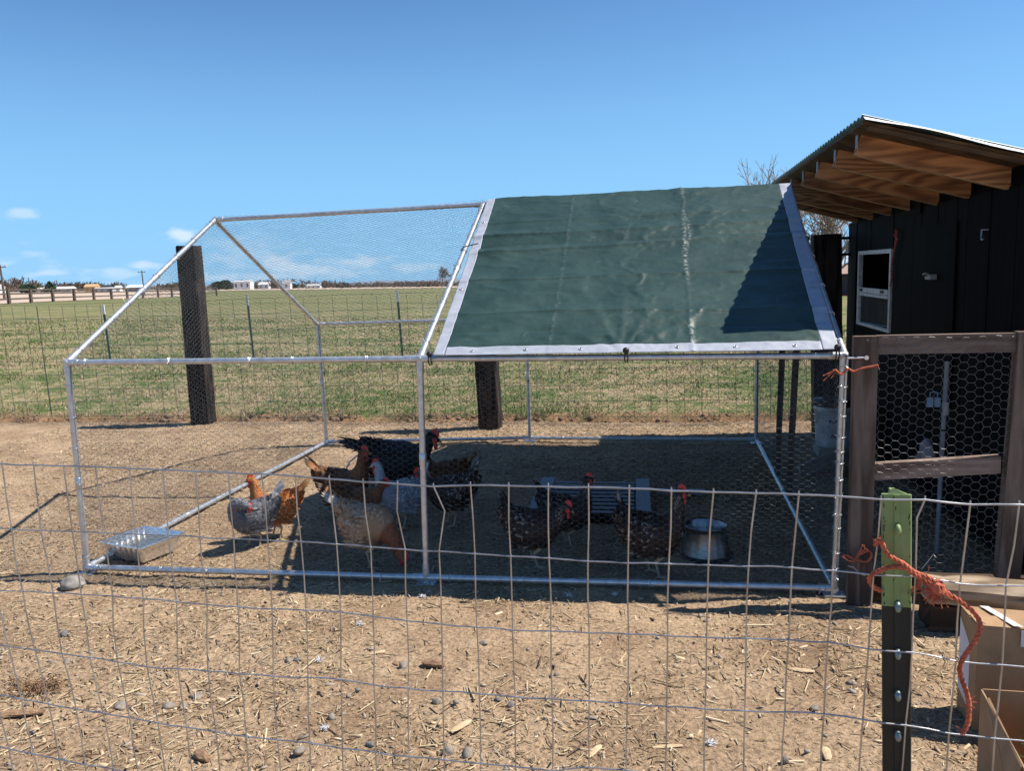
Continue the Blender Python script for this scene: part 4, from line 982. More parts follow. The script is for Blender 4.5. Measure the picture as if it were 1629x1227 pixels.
    # wings
    for sgn in (-1, 1):
        fv = []; ft = []
        for row in range(7):
            for k in range(12):
                s_ = k/11.0; x0 = .075-.15*s_*(1-.04*row); z0 = .25-.020*row-.018*s_+.008*math.sin(s_*3)
                y0 = sgn*(.083+.014*math.sin(math.pi*min(1, s_+.15))-.0025*abs(row-3)+.0022*row*(1-s_))
                L_ = .050+.03*s_; dirv = np.array([-1, -sgn*.10, -.10-.05*row*.4+.15*s_]); dirv /= np.linalg.norm(dirv); sd = np.array([0, sgn*.25, 1.0]); w_ = .011
                b = np.array([x0, y0, z0])+rn.normal(0, .0015, 3)
                fv += [W(b+sd*w_*.5), W(b+dirv*L_*.6+sd*w_), W(b+dirv*L_), W(b+dirv*L_*.6-sd*w_)]
                c = np.array(C['body'])*rn.uniform(.6, 1.3); tp_ = np.array(C['tip']) if rn.random() < C['tipk'] else c
                ft += [c*.7, c, tp_, c]
        np_mesh('wing', np.array(fv), np.arange(len(fv)).reshape(-1, 4), feather_m, root, tone=np.array(ft))
    # tail fan
    fv = []; fq = []; ft = []; nb = 0
    for lay in range(3):
        for k in range(7):
            s_ = (k-3)/3.0; base = np.array([-.14+.02*lay, s_*.012, .265+.008*lay]); el = tail_up-.22*lay+.06*(1-abs(s_)); az = s_*.34
            dirv = np.array([-math.cos(el)*math.cos(az), math.sin(az)*.8, math.sin(el)]); dirv /= np.linalg.norm(dirv); L_ = (.165-.028*lay)*(1-.12*abs(s_))*rn.uniform(.9, 1.08); sd = np.cross(dirv, [0, 1.0, 0])*.55+np.array([0, .6, 0])*(1 if s_ >= 0 else -1); sd /= np.linalg.norm(sd)
            c = np.array(C['tail'])*rn.uniform(.7, 1.25)
            for m_ in range(6):
                t_ = m_/5; w_ = .017*math.sin(math.pi*min(1, .25+.72*t_))*(1 if t_ < 1 else .3); p = base+dirv*L_*t_+np.array([-.03, 0, -.02])*t_*t_
                fv += [W(p-sd*w_), W(p+sd*w_)]; cc = c if t_ < .8 or rn.random() > C['tipk']*1.6 else np.array(C['tip']); ft += [cc, cc]
                if m_ < 5: fq.append((nb+2*m_, nb+2*m_+1, nb+2*m_+3, nb+2*m_+2))
            nb += 12
    np_mesh('tail', np.array(fv), fq, feather_m, root, tone=np.array(ft), smooth=True)
    # head parts
    hi = n-9; hc = SP[hi]; hd = frames[n-5][0]; hu = frames[n-6][1]; hs_ = frames[n-6][2]
    tipp = SP[-1]
    mb = MB(); mb.tube([W(SP[n-4]), W(tipp+hd*.004), W(tipp+hd*.019-hu*.004)], [.009*scale, .007*scale, .0012*scale], 8); mb.build('beak', beak_m, root)
    mb = MB(); cp_ = []
    for k in range(9):
        t_ = k/8; b = hc+hd*(-.016+.045*t_)+hu*.020; hgt = .010+.012*math.sin(math.pi*t_)+(.009 if k % 2 else 0)
        cp_.append((b, b+hu*hgt-hd*.004))
    for sg in (-1, 1): pass
    vs_ = []
    for (b, tt) in cp_: vs_ += [W(b+hs_*.0035), W(b-hs_*.0035), W(tt+hs_*.0018), W(tt-hs_*.0018)]
    fs_ = []
    for k in range(8):
        a = k*4; fs_ += [(a, a+4, a+6, a+2), (a+1, a+3, a+7, a+5), (a+2, a+6, a+7, a+3), (a, a+1, a+5, a+4)]
    fs_ += [(0, 2, 3, 1), (32, 33, 35, 34)]
    mb.add(vs_, fs_); mb.build('comb', comb_m, root)
    for sg in (-1, 1):
        w0 = hc+hd*.018-hu*.014+hs_*sg*.009; dn = np.array([0, 0, -1.0]) if pose != 'peck' else np.array([-.5, 0, -.6])
        MB().tube([W(w0), W(w0+dn*.010), W(w0+dn*.022), W(w0+dn*.028)], [.004*scale, .008*scale, .008*scale, .002*scale], 8).build('wattle', comb_m, root)
        f0 = hc+hd*.010+hs_*sg*.0185
        MB().tube([W(f0), W(f0+hs_*sg*.006)], [.0145*scale, .008*scale], 10).build('face_patch', comb_m, root)
        e0 = hc+hd*.010+hu*.004+hs_*sg*.0225
        MB().tube([W(e0), W(e0+hs_*sg*.004)], [.0042*scale, .002*scale], 8).build('eye', eye_m, root)
    # legs
    for sg, st in ((-1, .03), (1, -.02)):
        h0 = np.array([.00, sg*.042, .145]); kn = np.array([.028+st, sg*.044, .105]); hk = np.array([-.008+st, sg*.044, .078]); ft_ = np.array([.012+st, sg*.045, .010])
        mb = MB(); mb.tube([W(h0), W((h0+kn)/2), W(kn), W(hk)], [.030*scale, .027*scale, .016*scale, .008*scale], 10)
        mb.tube([W(hk), W((hk+ft_)/2), W(ft_)], [.0068*scale, .0056*scale, .0066*scale], 8)
        for an, L_ in ((-.45, .046), (0, .055), (.45, .046), (3.14, .026)):
            tdir = np.array([math.cos(an), math.sin(an), 0]); mb.tube([W(ft_), W(ft_+tdir*L_*.5+np.array([0, 0, -.002])), W(ft_+tdir*L_*.85+np.array([0, 0, -.006])), W(ft_+tdir*L_+np.array([0, 0, -.009]))], [.0052*scale, .0045*scale, .0034*scale, .001*scale], 6)
        mb.build('leg', leg_m, root)
    return root
hen((.80, .50), 205, 'orange', 'up', 'orange hen standing in sun behind the dark grey hen', .86, 1, .7)
hen((.74, .36), 222, 'grey', 'preen', 'dark grey hen with pale raised tail in the sun', .84, 2, .95)
hen((1.04, .86), 8, 'brown', 'up', 'brown hen with sunlit orange tail, leftmost of the shaded group', 1.0, 3, .8)
hen((1.22, .62), 20, 'brown', 'mid', 'brown hen with lowered head behind the pale buff hen', .85, 4, .5)
hen((1.46, .15), -14, 'buff', 'peck', 'pale buff and white hen pecking with head down', 1.0, 5, .55)
hen((1.26, 1.18), 4, 'black', 'mid', 'big black hen at the back of the shaded group, by the middle post', 1.32, 6, .2)
hen((1.44, .74), 196, 'palegrey', 'up', 'pale blue grey hen with red comb in front of the black hen', .92, 7, 1.1)
hen((1.72, .80), 190, 'speckled', 'mid', 'black speckled hen just right of the middle post, tail raised', .95, 8, 1.1)
hen((1.56, 1.35), 185, 'brown', 'mid', 'small brown hen half hidden behind the middle post', .8, 9, .6)
hen((2.27, .22), -4, 'speckled', 'mid', 'speckled hen nearest the front rail with lowered pale head', .92, 10, 1.2)
hen((2.40, .52), -2, 'speckled', 'up', 'speckled hen with raised red comb in front of the slatted rack', .88, 11, 1.1)
hen((2.84, .14), 2, 'speckled', 'up', 'speckled hen standing left of the steel bowl', .98, 12, 1.25)

# ================================================================ BACK FENCE at the yard's edge
tie_posts = 'old railway tie fence posts'
def tie(base, top, w, d, label, seed, zt=None):
    rr = random.Random(seed); base = np.array(base); top = np.array(top); n = 12; rings_ = []
    for i in range(n+1):
        t = i/n; c = base*(1-t)+top*t; s_ = 1-.06*t; R_ = []
        for (ux, uy) in ((-.92, -1), (0, -1.02), (.92, -1), (1, -.9), (1.02, 0), (1, .9), (.9, 1), (0, 1), (-.9, 1), (-1, .9), (-1.02, 0), (-1, -.9)):
            R_.append((c[0]+ux*w/2*s_+rr.uniform(-.004, .004), c[1]+uy*d/2*s_+rr.uniform(-.004, .004), c[2]+(rr.uniform(-.008, .008) if i == n else 0)))
        rings_.append(R_)
    mb = MB(); mb.rings(rings_, smooth=False); mb.build('tie_post', tie_wood, loc=(base[0], base[1], 0), label=label, cat='fence post', group=tie_posts)
YB = 3.80
a = gp(325, 672); t_ = yp(301, 392, a[1]); tie((a[0]+.02, a[1]-.04, -.05), (t_[0]+.02, a[1]-.04, t_[2]), .205, .16, 'weathered railway tie post leaning left, seen through the open left bay', 1)
a = gp(781, 680); tie((a[0], a[1]-.02, -.05), (a[0]-.02, a[1]-.02, 1.6), .20, .16, 'dark railway tie post below the left part of the tarp', 2)
a = yp(1320, 700, 3.2); b_ = yp(1318, 373, 3.25)
tie((a[0]+.0, 3.3, -.05), (b_[0], 3.35, b_[2]), .225, .16, 'black railway tie post between the run and the coop', 3)

bf = thing('back_wire_fence', 'thin welded wire fence standing along the edge of the pasture', 'wire fence', (-.5, 3.95, 0))
def fy(x): return 4.0-.012*(x+4)
rf = random.Random(3)
for i in range(9):
    z_ = .02+i*.15
    pts = [(x_, fy(x_), z_+.03+.008*math.sin(x_*1.7+i)+rf.uniform(-.004, .004)) for x_ in np.arange(-8.2, 4.3, .35)]
    MB().tube(pts, .0023, 4).build('horizontal_wire', dark_wire, bf)
x_ = -8.15
while x_ < 4.2:
    pts = [(x_+rf.uniform(-.006, .006)-.03*(t-.5), fy(x_)-.003, .02+1.22*t) for t in (0, .33, .66, 1)]
    MB().tube(pts, .0021, 4).build('vertical_wire', dark_wire, bf); x_ += .152
# T-posts
def t_post_far(base, h, label, tipped=True, lean=0, group='green metal posts in the pasture', m=post_far, wd=.020):
    base = np.array(base); r_ = thing('metal_post', label, 'fence post', tuple(base), group)
    hz = h*.84 if tipped else h
    def seg_(z0, z1, nm, mm):
        mb = MB(); 
        for (x0, y0, x1, y1) in ((-wd, -.004, wd, .002), (-.2*wd, .002, .2*wd, .002+1.5*wd)):
            mb.hexa([(base[0]+x0+lean*z0, base[1]+y0, base[2]+z0), (base[0]+x1+lean*z0, base[1]+y0, base[2]+z0), (base[0]+x1+lean*z0, base[1]+y1, base[2]+z0), (base[0]+x0+lean*z0, base[1]+y1, base[2]+z0),
                     (base[0]+x0+lean*z1, base[1]+y0, base[2]+z1), (base[0]+x1+lean*z1, base[1]+y0, base[2]+z1), (base[0]+x1+lean*z1, base[1]+y1, base[2]+z1), (base[0]+x0+lean*z1, base[1]+y1, base[2]+z1)])
        mb.build(nm, mm, r_)
    seg_(-.05, hz, 'post', m)
    if tipped: seg_(hz+.001, h, 'white_tip', tip_white)
a = gp(82, 662); t_post_far((a[0], a[1], 0), yp(67, 488, a[1])[2], 'dull grey metal post at the far left of the back fence', False, -.02, m=dark_wire, wd=.003)
for (bx_, by_, tx_, ty_, lb) in ((176, 577, 170, 482, 'white tipped green post left of the railway tie post'), (404, 573, 396, 466, 'white tipped green post right of the leaning tie post'), (641, 573, 630, 459, 'white tipped green post left of the tarp edge')):
    a = far(bx_, by_); t_post_far((a[0], a[1], a[2]-.03), yp(tx_, ty_, a[1])[2]-a[2], lb, True, -.03)
wf2 = thing('pasture_wire_fence', 'faint green wire strands strung between the white tipped posts', 'wire fence', (-3, 10.1, 0))
for z_ in (.25, .5, .75, 1.0):
    MB().tube([(x_, 10.2-.03*(x_+7)*.2, farz(x_, 10.1)+z_+.01*math.sin(x_)) for x_ in np.arange(-14, 6, 1.0)], .0022, 4).build('strand', post_far, wf2)

# thin stakes behind the right bay
for (px0, py0, px1, py1, lb) in ((1243, 560, 1236, 760, 'thin dark stake, left of the pair behind the right bay'), (1265, 560, 1254, 792, 'thin dark stake, right of the pair behind the right bay')):
    g0 = gp(px1, py1); t0 = yp(px0, py0, g0[1]); MB().beam((g0[0], g0[1], -.02), (t0[0]+.01, g0[1], 1.0), .034, .03, (0, 1, 0)).build('stake', block_wood, loc=(g0[0], g0[1], 0), label=lb, cat='stake', group='stakes behind the right bay')

# bucket on a block, board leaning beside it
bk = thing('bucket', 'white plastic bucket with black rim standing behind the run corner', 'bucket', (4.14, 2.62, .06))
Bc = np.array([4.14, 2.62]); zb = .075
def cyl(prof, c=Bc, seg=36): return MB().rings([[(c[0]+r_*math.cos(a), c[1]+r_*math.sin(a), z_) for a in np.linspace(0, 2*math.pi, seg, endpoint=False)] for r_, z_ in prof])
cyl([(.120, zb), (.124, zb+.01), (.138, zb+.27), (.142, zb+.272), (.142, zb+.30), (.134, zb+.30), (.122, zb+.03), (.001, zb+.02)]).build('bucket_body', bucket_m, bk)
cyl([(.146, zb+.300), (.150, zb+.305), (.150, zb+.335), (.146, zb+.345), (.10, zb+.348), (.001, zb+.35)]).build('black_lid', black_pl, bk)
mb = MB()
for (aa, z0, s_) in ((-1.95, .20, .03), (-1.8, .19, .02), (-1.65, .20, .025), (-1.85, .09, .035), (-1.7, .085, .03)):
    r_ = .1375*(.93+.07*z0/.27)+.001
    pts = []
    for k in range(4):
        an = aa+(-1 if k in (0, 3) else 1)*s_*2; zz = zb+z0+(-1 if k < 2 else 1)*s_*.35; rr_ = .1245+.0135*(zz-zb)/.27+.0012; pts.append((Bc[0]+rr_*math.cos(an), Bc[1]+rr_*math.sin(an), zz))
    mb.add(pts, [(0, 1, 2, 3)])
mb.build('faded_print', ink, bk)
MB().box((4.02, 2.50, -.005), (4.27, 2.75, .073)).build('concrete_block', mat('grey_concrete', (.33, .31, .28), .9, bump=.003, bscale=60), loc=(4.14, 2.62, 0), label='grey concrete block under the white bucket', cat='block')
MB().beam((3.80, 2.0, .03), (4.30, 2.42, .10), .02, .09).build('loose_board', mat('weathered_grey_board', (.30, .28, .26), .85, var=.2, scale=20, stretch=(.2, 1, 1)), loc=(4.0, 2.2, 0), label='weathered grey board lying in front of the white bucket', cat='board')
# framed mesh vent between tie post and coop
hv = thing('mesh_hatch', 'small framed mesh square between the tie post and the coop', 'mesh frame', (4.40, 3.46, 1.45))
c0 = yp(1341, 381, 3.45); c1 = yp(1361, 402, 3.45)
x0, x1, z1, z0 = c0[0], c1[0], c0[2], c1[2]
MB().box((x0-.02, 3.44, z1), (x1+.02, 3.46, z1+.022)).box((x0-.02, 3.44, z0-.022), (x1+.02, 3.46, z0)).build('frame', black_wood, hv)
AA = []; BB = []
for k in range(9): xx = x0+(x1-x0)*k/8; AA.append((xx, 3.45, z0)); BB.append((xx, 3.45, z1))
for k in range(9): zz = z0+(z1-z0)*k/8; AA.append((x0, 3.45, zz)); BB.append((x1, 3.45, zz))
V, F = prisms(AA, BB, .0016); np_mesh('mesh', V, F, tie_m, hv)

# ================================================================ CARDBOARD BOXES
b1 = thing('cardboard_box', 'large closed cardboard box with white label below the timber', 'cardboard box', (3.98, -.93, 0))
h1 = .335
A0 = np.array([3.805, -1.02]); ex = np.array([.98, -.12]); ex /= np.linalg.norm(ex); ey = np.array([-.02, 1.0])
def bp2(u, v, z): q = A0+ex*u+ey*v; return (q[0], q[1], z)
W1, D1 = .42, .13
th = .004
def wallp(p0, p1, z0, z1, off, m, nm, par):
    """thin upright wall from p0 to p1 with thickness off"""
    o_ = np.array(off); a = np.array(p0); b = np.array(p1)
    return MB().hexa([(a[0], a[1], z0), (b[0], b[1], z0), (b[0]+o_[0], b[1]+o_[1], z0), (a[0]+o_[0], a[1]+o_[1], z0), (a[0], a[1], z1), (b[0], b[1], z1), (b[0]+o_[0], b[1]+o_[1], z1), (a[0]+o_[0], a[1]+o_[1], z1)]).build(nm, m, par)
def c2(u, v): return A0+ex*u+ey*v
wallp(c2(0, 0), c2(W1, 0), .004, h1, ey*th, cardboard, 'side_panel', b1); wallp(c2(0, D1), c2(W1, D1), .004, h1, -ey*th, cardboard, 'side_panel', b1)
wallp(c2(0, th), c2(0, D1-th), .004, h1, ex*th, cardboard, 'side_panel', b1); wallp(c2(W1, th), c2(W1, D1-th), .004, h1, -ex*th, cardboard, 'side_panel', b1)
for (va, vb, dz) in ((-.002, D1*.49, .003), (D1*.51, D1+.002, 0)):
    MB().hexa([bp2(0, va, h1+.001), bp2(W1, va, h1+.001), bp2(W1, vb, h1+.003+dz), bp2(0, vb, h1+.003+dz), bp2(0, va, h1+.005), bp2(W1, va, h1+.005), bp2(W1, vb, h1+.007+dz), bp2(0, vb, h1+.007+dz)]).build('top_flap', cardboard, b1)
MB().hexa([bp2(.11, -.004, h1-.05), bp2(.135, -.004, h1-.05), bp2(.135, -.0035, h1-.05), bp2(.11, -.0035, h1-.05), bp2(.11, -.004, h1+.0), bp2(.135, -.004, h1+.0), bp2(.135, -.0035, h1+.0), bp2(.11, -.0035, h1+.0)]).add([bp2(.09, -.003, h1+.0115), bp2(.115, -.003, h1+.0115), bp2(.075, D1, h1+.0125), bp2(.05, D1, h1+.0125)], [(0, 1, 2, 3)]).build('tape_strip', tape, b1)
lf = MB(); lf.add([tuple(np.array(bp2(-.0012, D1*.35, .05))), tuple(np.array(bp2(-.0012, D1*.97, .08))), tuple(np.array(bp2(-.0012, D1*.97, .31))), tuple(np.array(bp2(-.0012, D1*.35, .25)))], [(0, 1, 2, 3)]); lf.build('paper_label', paper, b1)

b2 = thing('cardboard_box', 'open cardboard box with wire and plastic inside at the bottom right corner', 'cardboard box', (3.88, -1.35, 0))
cA = np.array([3.742, -1.225]); cB = np.array([3.70, -1.62]); e_x = np.array([1.0, -.02]); H2 = .245; W2 = .32
wallp(cA, cB, .004, H2, (th, 0), cardboard, 'side_panel', b2)
wallp(cA+np.array([th, 0]), cA+e_x*W2, .004, H2+.002, (0, -th), card_in, 'side_panel', b2)
wallp(cB+np.array([th, 0]), cB+e_x*W2, .004, H2-.01, (0, th), cardboard, 'side_panel', b2)
wallp(cA+e_x*W2, cB+e_x*W2, .004, H2, (-th, 0), cardboard, 'side_panel', b2)
MB().box((cB[0]+.03, cB[1]+.01, .005), (cA[0]+W2-.01, cA[1]-.01, .009)).build('bottom_panel', card_in, b2)
# outer flap bent down on the left
MB().hexa([(cA[0]-.001, cA[1]-.05, H2), (cB[0]-.001, cB[1]+.04, H2), (cB[0]+.003, cB[1]+.04, H2+.004), (cA[0]+.003, cA[1]-.05, H2+.004), (cA[0]-.004, cA[1]-.05, H2-.0), (cB[0]-.022, cB[1]+.04, H2-.07), (cB[0]-.019, cB[1]+.04, H2-.068), (cA[0]-.003, cA[1]-.05, H2+.001)]).build('side_flap', cardboard, b2)
# scrap of netting
hexnet([(3.80, -1.27, .12), (4.0, -1.30, .10), (4.0, -1.31, .27), (3.83, -1.28, .275)], .03, .0008, 33, .03, 'netting_scrap', mat('green_coated_wire', (.04, .16, .08), .5), None).__setitem__('label', 'crumpled scrap of green hexagonal netting in the open box')
bpy.data.objects['netting_scrap']['category'] = 'netting'
# plastic bag
rn_ = []
r5 = np.random.default_rng(5)
for i in range(9):
    t_ = i/8; rr_ = .085*math.sin(math.pi*(.12+.8*t_)); rn_.append([(3.90+rr_*math.cos(a)*(1+.25*float(vnoise(a*2, t_*5, 3))), -1.42+rr_*1.1*math.sin(a)*(1+.3*float(vnoise(a*2, t_*5, 7))), .13+.13*t_+.03*float(vnoise(a*3, t_*6, 9))) for a in np.linspace(0, 2*math.pi, 22, endpoint=False)])
MB().rings(rn_).build('plastic_bag', plastic_w, loc=(3.9, -1.42, .13), label='crumpled white plastic bag in the open cardboard box', cat='plastic bag')

# ================================================================ FAR BACKGROUND
# rail fence
rfence = 'rail'
rf_pts = [far(*p) for p in ((-55, 488.5), (-20, 486.5), (15, 484), (50, 482), (85, 480.2), (119, 479), (150, 477.6), (178, 476.6), (203, 475.4), (228, 474.4), (252, 473.5), (274, 472.8), (296, 472), (318, 471.3), (345, 470.5))]
farwood = mat('old_rail_wood', (.10, .075, .06), .9, var=.25, scale=.7)
rfn = thing('rail_fence', 'long brown wooden rail fence crossing the pasture far to the left', 'rail fence', tuple(rf_pts[2]))
for p in rf_pts: MB().box((p[0]-.13, p[1]-.13, p[2]-.2), (p[0]+.13, p[1]+.13, p[2]+1.5)).build('post', farwood, rfn)
for a, b in zip(rf_pts[:-1], rf_pts[1:]):
    for z_ in (.5, 1.02, 1.42): MB().beam((a[0], a[1]-.16, a[2]+z_), (b[0], b[1]-.16, b[2]+z_), .05, .17).build('rail', farwood, rfn)

def housef(px, dist0, w, h, d, wall, roofc, label, rh=None, base=0, rot=0):
    dist = dist0*2.6; c = fard(px, dist); z0 = c[2]-.5; rh = rh or h*.45; t = thing('house', label, 'house', tuple(c), 'far houses along the horizon')
    wm = mat('house_wall', wall, .9); rm = mat('house_roof', roofc, .8)
    dirx = np.array([RT[0], RT[1]]); dirx /= np.linalg.norm(dirx); diry = np.array([-dirx[1], dirx[0]])
    def q(u, v, z): p = c[:2]+dirx*u+diry*v; return (p[0], p[1], z0+z)
    MB().hexa([q(-w/2, -d/2, 0), q(w/2, -d/2, 0), q(w/2, d/2, 0), q(-w/2, d/2, 0), q(-w/2, -d/2, h), q(w/2, -d/2, h), q(w/2, d/2, h), q(-w/2, d/2, h)]).build('wall', wm, t)
    o = .4
    MB().add([q(-w/2-o, -d/2-o, h-.15), q(w/2+o, -d/2-o, h-.15), q(w/2+o, d/2+o, h-.15), q(-w/2-o, d/2+o, h-.15), q(-w/2-o, 0, h+rh), q(w/2+o, 0, h+rh)], [(0, 1, 5, 4), (2, 3, 4, 5), (0, 4, 3), (1, 2, 5), (3, 2, 1, 0)]).build('roof', rm, t)
    dk_ = mat('far_window', (.05, .06, .07), .3)
    nw = max(1, int(w/5))
    for i in range(nw):
        u = -w/2+(i+.5)*w/nw; MB().hexa([q(u-.8, -d/2-.06, h*.35), q(u+.8, -d/2-.06, h*.35), q(u+.8, -d/2-.01, h*.35), q(u-.8, -d/2-.01, h*.35), q(u-.8, -d/2-.06, h*.75), q(u+.8, -d/2-.06, h*.75), q(u+.8, -d/2-.01, h*.75), q(u-.8, -d/2-.01, h*.75)]).build('window', dk_, t)
    return t
housef(-8, 260, 10, 4.5, 8, (.75, .75, .73), (.5, .5, .5), 'white house at the left edge of the horizon')
housef(36, 330, 5, 3.2, 6, (.75, .75, .74), (.6, .6, .6), 'small white shed left of the dark round bush')
housef(68, 300, 14, 3.0, 8, (.55, .48, .40), (.62, .55, .48), 'low tan house just left of the dark conifer')
housef(105, 310, 14, 3.5, 8, (.36, .33, .30), (.80, .80, .78), 'low house with a bright white roof')
housef(147, 310, 10, 5, 8, (.62, .38, .14), (.50, .33, .18), 'ochre yellow house between the white roofs', 2.2)
housef(166, 305, 16, 2.4, 8, (.45, .45, .46), (.42, .44, .48), 'long low grey shed right of the ochre house', 1.6)
housef(189, 320, 4.5, 4, 5, (.78, .78, .76), (.6, .6, .6), 'tiny white house right of the long grey shed')
housef(207, 300, 4.5, 3.6, 5, (.78, .78, .76), (.6, .6, .6), 'tiny white house left of the big white roofed barn')
housef(221, 290, 15, 4.0, 9, (.16, .20, .26), (.82, .82, .82), 'blue grey barn with a broad white roof')
housef(388, 330, 17, 8.5, 12, (.78, .78, .75), (.6, .6, .58), 'large white box shaped barn right of the evergreen clump', 1.0)
housef(421, 380, 12, 6, 9, (.7, .7, .68), (.6, .6, .6), 'pale barn behind the rear roof pole')
housef(457, 360, 9, 7, 8, (.78, .76, .74), (.35, .33, .33), 'white gabled house at the middle of the horizon')
housef(500, 380, 16, 4, 8, (.75, .75, .73), (.5, .5, .5), 'low white house left of the bare tree rows')
# dark barn seen through the gap by the coop
dbn = fard(1350, 75)
t = thing('barn', 'dark red brown barn seen through the gap beside the coop', 'barn', tuple(dbn))
MB().box((dbn[0]-3.2, dbn[1]-2, dbn[2]-.3), (dbn[0]+3.5, dbn[1]+4, dbn[2]+1.9)).build('wall', mat('dark_barn_wall', (.055, .04, .045), .9), t)
MB().box((dbn[0]-3.25, dbn[1]-2.05, dbn[2]-.25), (dbn[0]+3.55, dbn[1]-2.003, dbn[2]+.18)).build('red_skirt', mat('red_skirt_paint', (.30, .03, .03), .8), t)
MB().add([(dbn[0]-3.5, dbn[1]-2.4, dbn[2]+1.9), (dbn[0]+3.8, dbn[1]-2.4, dbn[2]+1.9), (dbn[0]+3.8, dbn[1]+4.4, dbn[2]+1.9), (dbn[0]-3.5, dbn[1]+4.4, dbn[2]+1.9), (dbn[0]-3.5, dbn[1]+1, dbn[2]+2.7), (dbn[0]+3.8, dbn[1]+1, dbn[2]+2.7)], [(0, 1, 5, 4), (2, 3, 4, 5), (0, 4, 3), (1, 2, 5), (3, 2, 1, 0)]).build('roof', mat('brown_barn_roof', (.30, .20, .16), .8), t)
# utility poles
for px, dist, h, lb in ((6, 150, 4.6, 'utility pole with crossarm at the left edge'), (229, 230, 7.0, 'utility pole beside the white roofed barn')):
    c = fard(px, dist); t = thing('utility_pole', lb, 'utility pole', tuple(c), 'utility poles'); tp0 = {6: 426, 229: 432}[px]
    sc_ = dist/FPX; y0 = 463.5-px*17.5/1350; hh = (y0-tp0)*sc_*1.0+1.0
    MB().tube([(c[0], c[1], c[2]-.5), (c[0]+(-.02*hh), c[1], c[2]+hh)], [.2, .13], 8).build('pole', farwood, t)
    MB().beam((c[0]-1.2, c[1]-.2, c[2]+hh*.93), (c[0]+1.1, c[1]-.2, c[2]+hh*.93), .14, .14).build('crossarm', farwood, t)
    for dx in (-1, .9): MB().tube([(c[0]+dx, c[1]-.2, c[2]+hh*.93+.07), (c[0]+dx, c[1]-.2, c[2]+hh*.93+.32)], .07, 6).build('insulator', end_grey, t)

ever_m = attr_mat('evergreen_foliage', .9); bare_m = mat('bare_twigs', (.16, .12, .10), .95, var=.25, scale=1.5)
def evergreen(px, dist0, w, h, label, cone=False, tone=(.035, .06, .035), seed=0, nleaf=1400, nm='evergreen_tree'):
    r_ = np.random.default_rng(seed+50); c = fard(px, dist0*2.55); t = thing(nm, label, 'tree', tuple(c), 'far evergreens')
    z = r_.random(nleaf); a = r_.uniform(0, 6.28, nleaf)
    prof = (1-z)**.8 if cone else np.sqrt(np.clip(1-(2*z-.9)**2/1.25, 0.02, 1))
    lob = 1+.22*np.sin(a*3+z*7+seed)+.12*np.sin(a*7+z*13)
    rad = w/2*prof*lob*r_.random(nleaf)**.33
    C0 = np.stack([c[0]+np.cos(a)*rad, c[1]+np.sin(a)*rad, c[2]+h*(.08+.92*z)], 1)
    s_ = w*.055; D1_ = r_.normal(0, 1, (nleaf, 3)); D2_ = r_.normal(0, 1, (nleaf, 3)); D1_ /= np.linalg.norm(D1_, axis=1, keepdims=True); D2_ /= np.linalg.norm(D2_, axis=1, keepdims=True)
    V = np.stack([C0-D1_*s_, C0+D1_*s_, C0+D2_*s_*1.4], 1).reshape(-1, 3)
    tn = np.array(tone)*r_.uniform(.5, 1.5, (nleaf, 1))
    np_mesh('crown', V, np.arange(len(V)).reshape(-1, 3), ever_m, t, tone=np.repeat(tn, 3, 0))
    MB().tube([(c[0], c[1], c[2]-.3), (c[0], c[1], c[2]+h*.5)], [w*.05, w*.02], 6).build('trunk', bark_m, t)
evergreen(45, 250, 11, 5.4, 'dark round evergreen bush on the left horizon', False, seed=1)
evergreen(80, 255, 10, 7.5, 'single dark conifer on the left horizon', True, seed=2)
evergreen(347, 310, 11, 7.5, 'dark evergreen, left of the clump right of the leaning tie post', False, seed=3)
evergreen(360, 320, 12, 9, 'dark evergreen, right of the clump beside the white barn', False, seed=4)
evergreen(545, 420, 22, 6, 'bushy dark tree in the middle of the horizon', False, (.06, .06, .045), 5)
evergreen(466, 420, 14, 6, 'dark green tree behind the white gabled house', False, (.045, .07, .045), 6)

def bare_tree(c, h, w, label, seed, twigr=1.0, nm='bare_tree', levels=5, m=bare_m, lean=(0, 0), fork=1):
    r_ = random.Random(seed); t = thing(nm, label, 'tree', tuple(c), 'leafless trees'); A = []; B = []; RR = []; mb = MB()
    c = Vector(c); first = []
    def grow(p, d, L_, rad, lv):
        n_ = 3 if lv < 2 else 2; q = p
        pts = [p]
        for i in range(n_):
            d = (d+Vector((r_.gauss(0, .12), r_.gauss(0, .12), r_.gauss(.03, .08)))).normalized(); q2 = q+d*L_/n_
            if lv == 0: pts.append(q2)
            else: A.append(tuple(q)); B.append(tuple(q2)); RR.append(max(rad*(1-.25*i), .0028*twigr))
            q = q2
            if lv < levels and (lv > 0 or i > 0):
                for _ in range(2 if lv else 3):
                    ax = Vector((r_.gauss(0, 1), r_.gauss(0, 1), r_.gauss(.15, .5))).normalized(); nd = (d*.75+ax*.75*w/h*1.3).normalized(); grow(q, nd, L_*r_.uniform(.45, .68), rad*.55, lv+1)
        if lv == 0: mb.tube(pts, [rad*(1-.5*k/len(pts)) for k in range(len(pts))], 7)
        if lv < levels: grow(q, d, L_*.6, rad*.6, lv+1)
    for f in range(fork):
        grow(c+Vector((f*h*.06*(1 if f % 2 else -1), 0, 0)), Vector((lean[0]+.07*(f-.5)*(fork-1), lean[1], 1)).normalized(), h*.46, h*.016, 0)
    mb.build('trunk', m, t)
    V, F = prisms(A, B, np.array(RR)); np_mesh('branches', V, F, m, t)
c = fard(703, 600); bare_tree(c, 15, 13, 'round leafless tree on the horizon left of the tarp edge', 3, 26, levels=4)
c = fard(1302, 26); bare_tree(c, 5.3, 3.2, 'pale leafless tree, left of the pair in the gap under the coop roof', 8, 1.2, levels=3, m=mat('pale_twigs', (.30, .24, .20), .9))
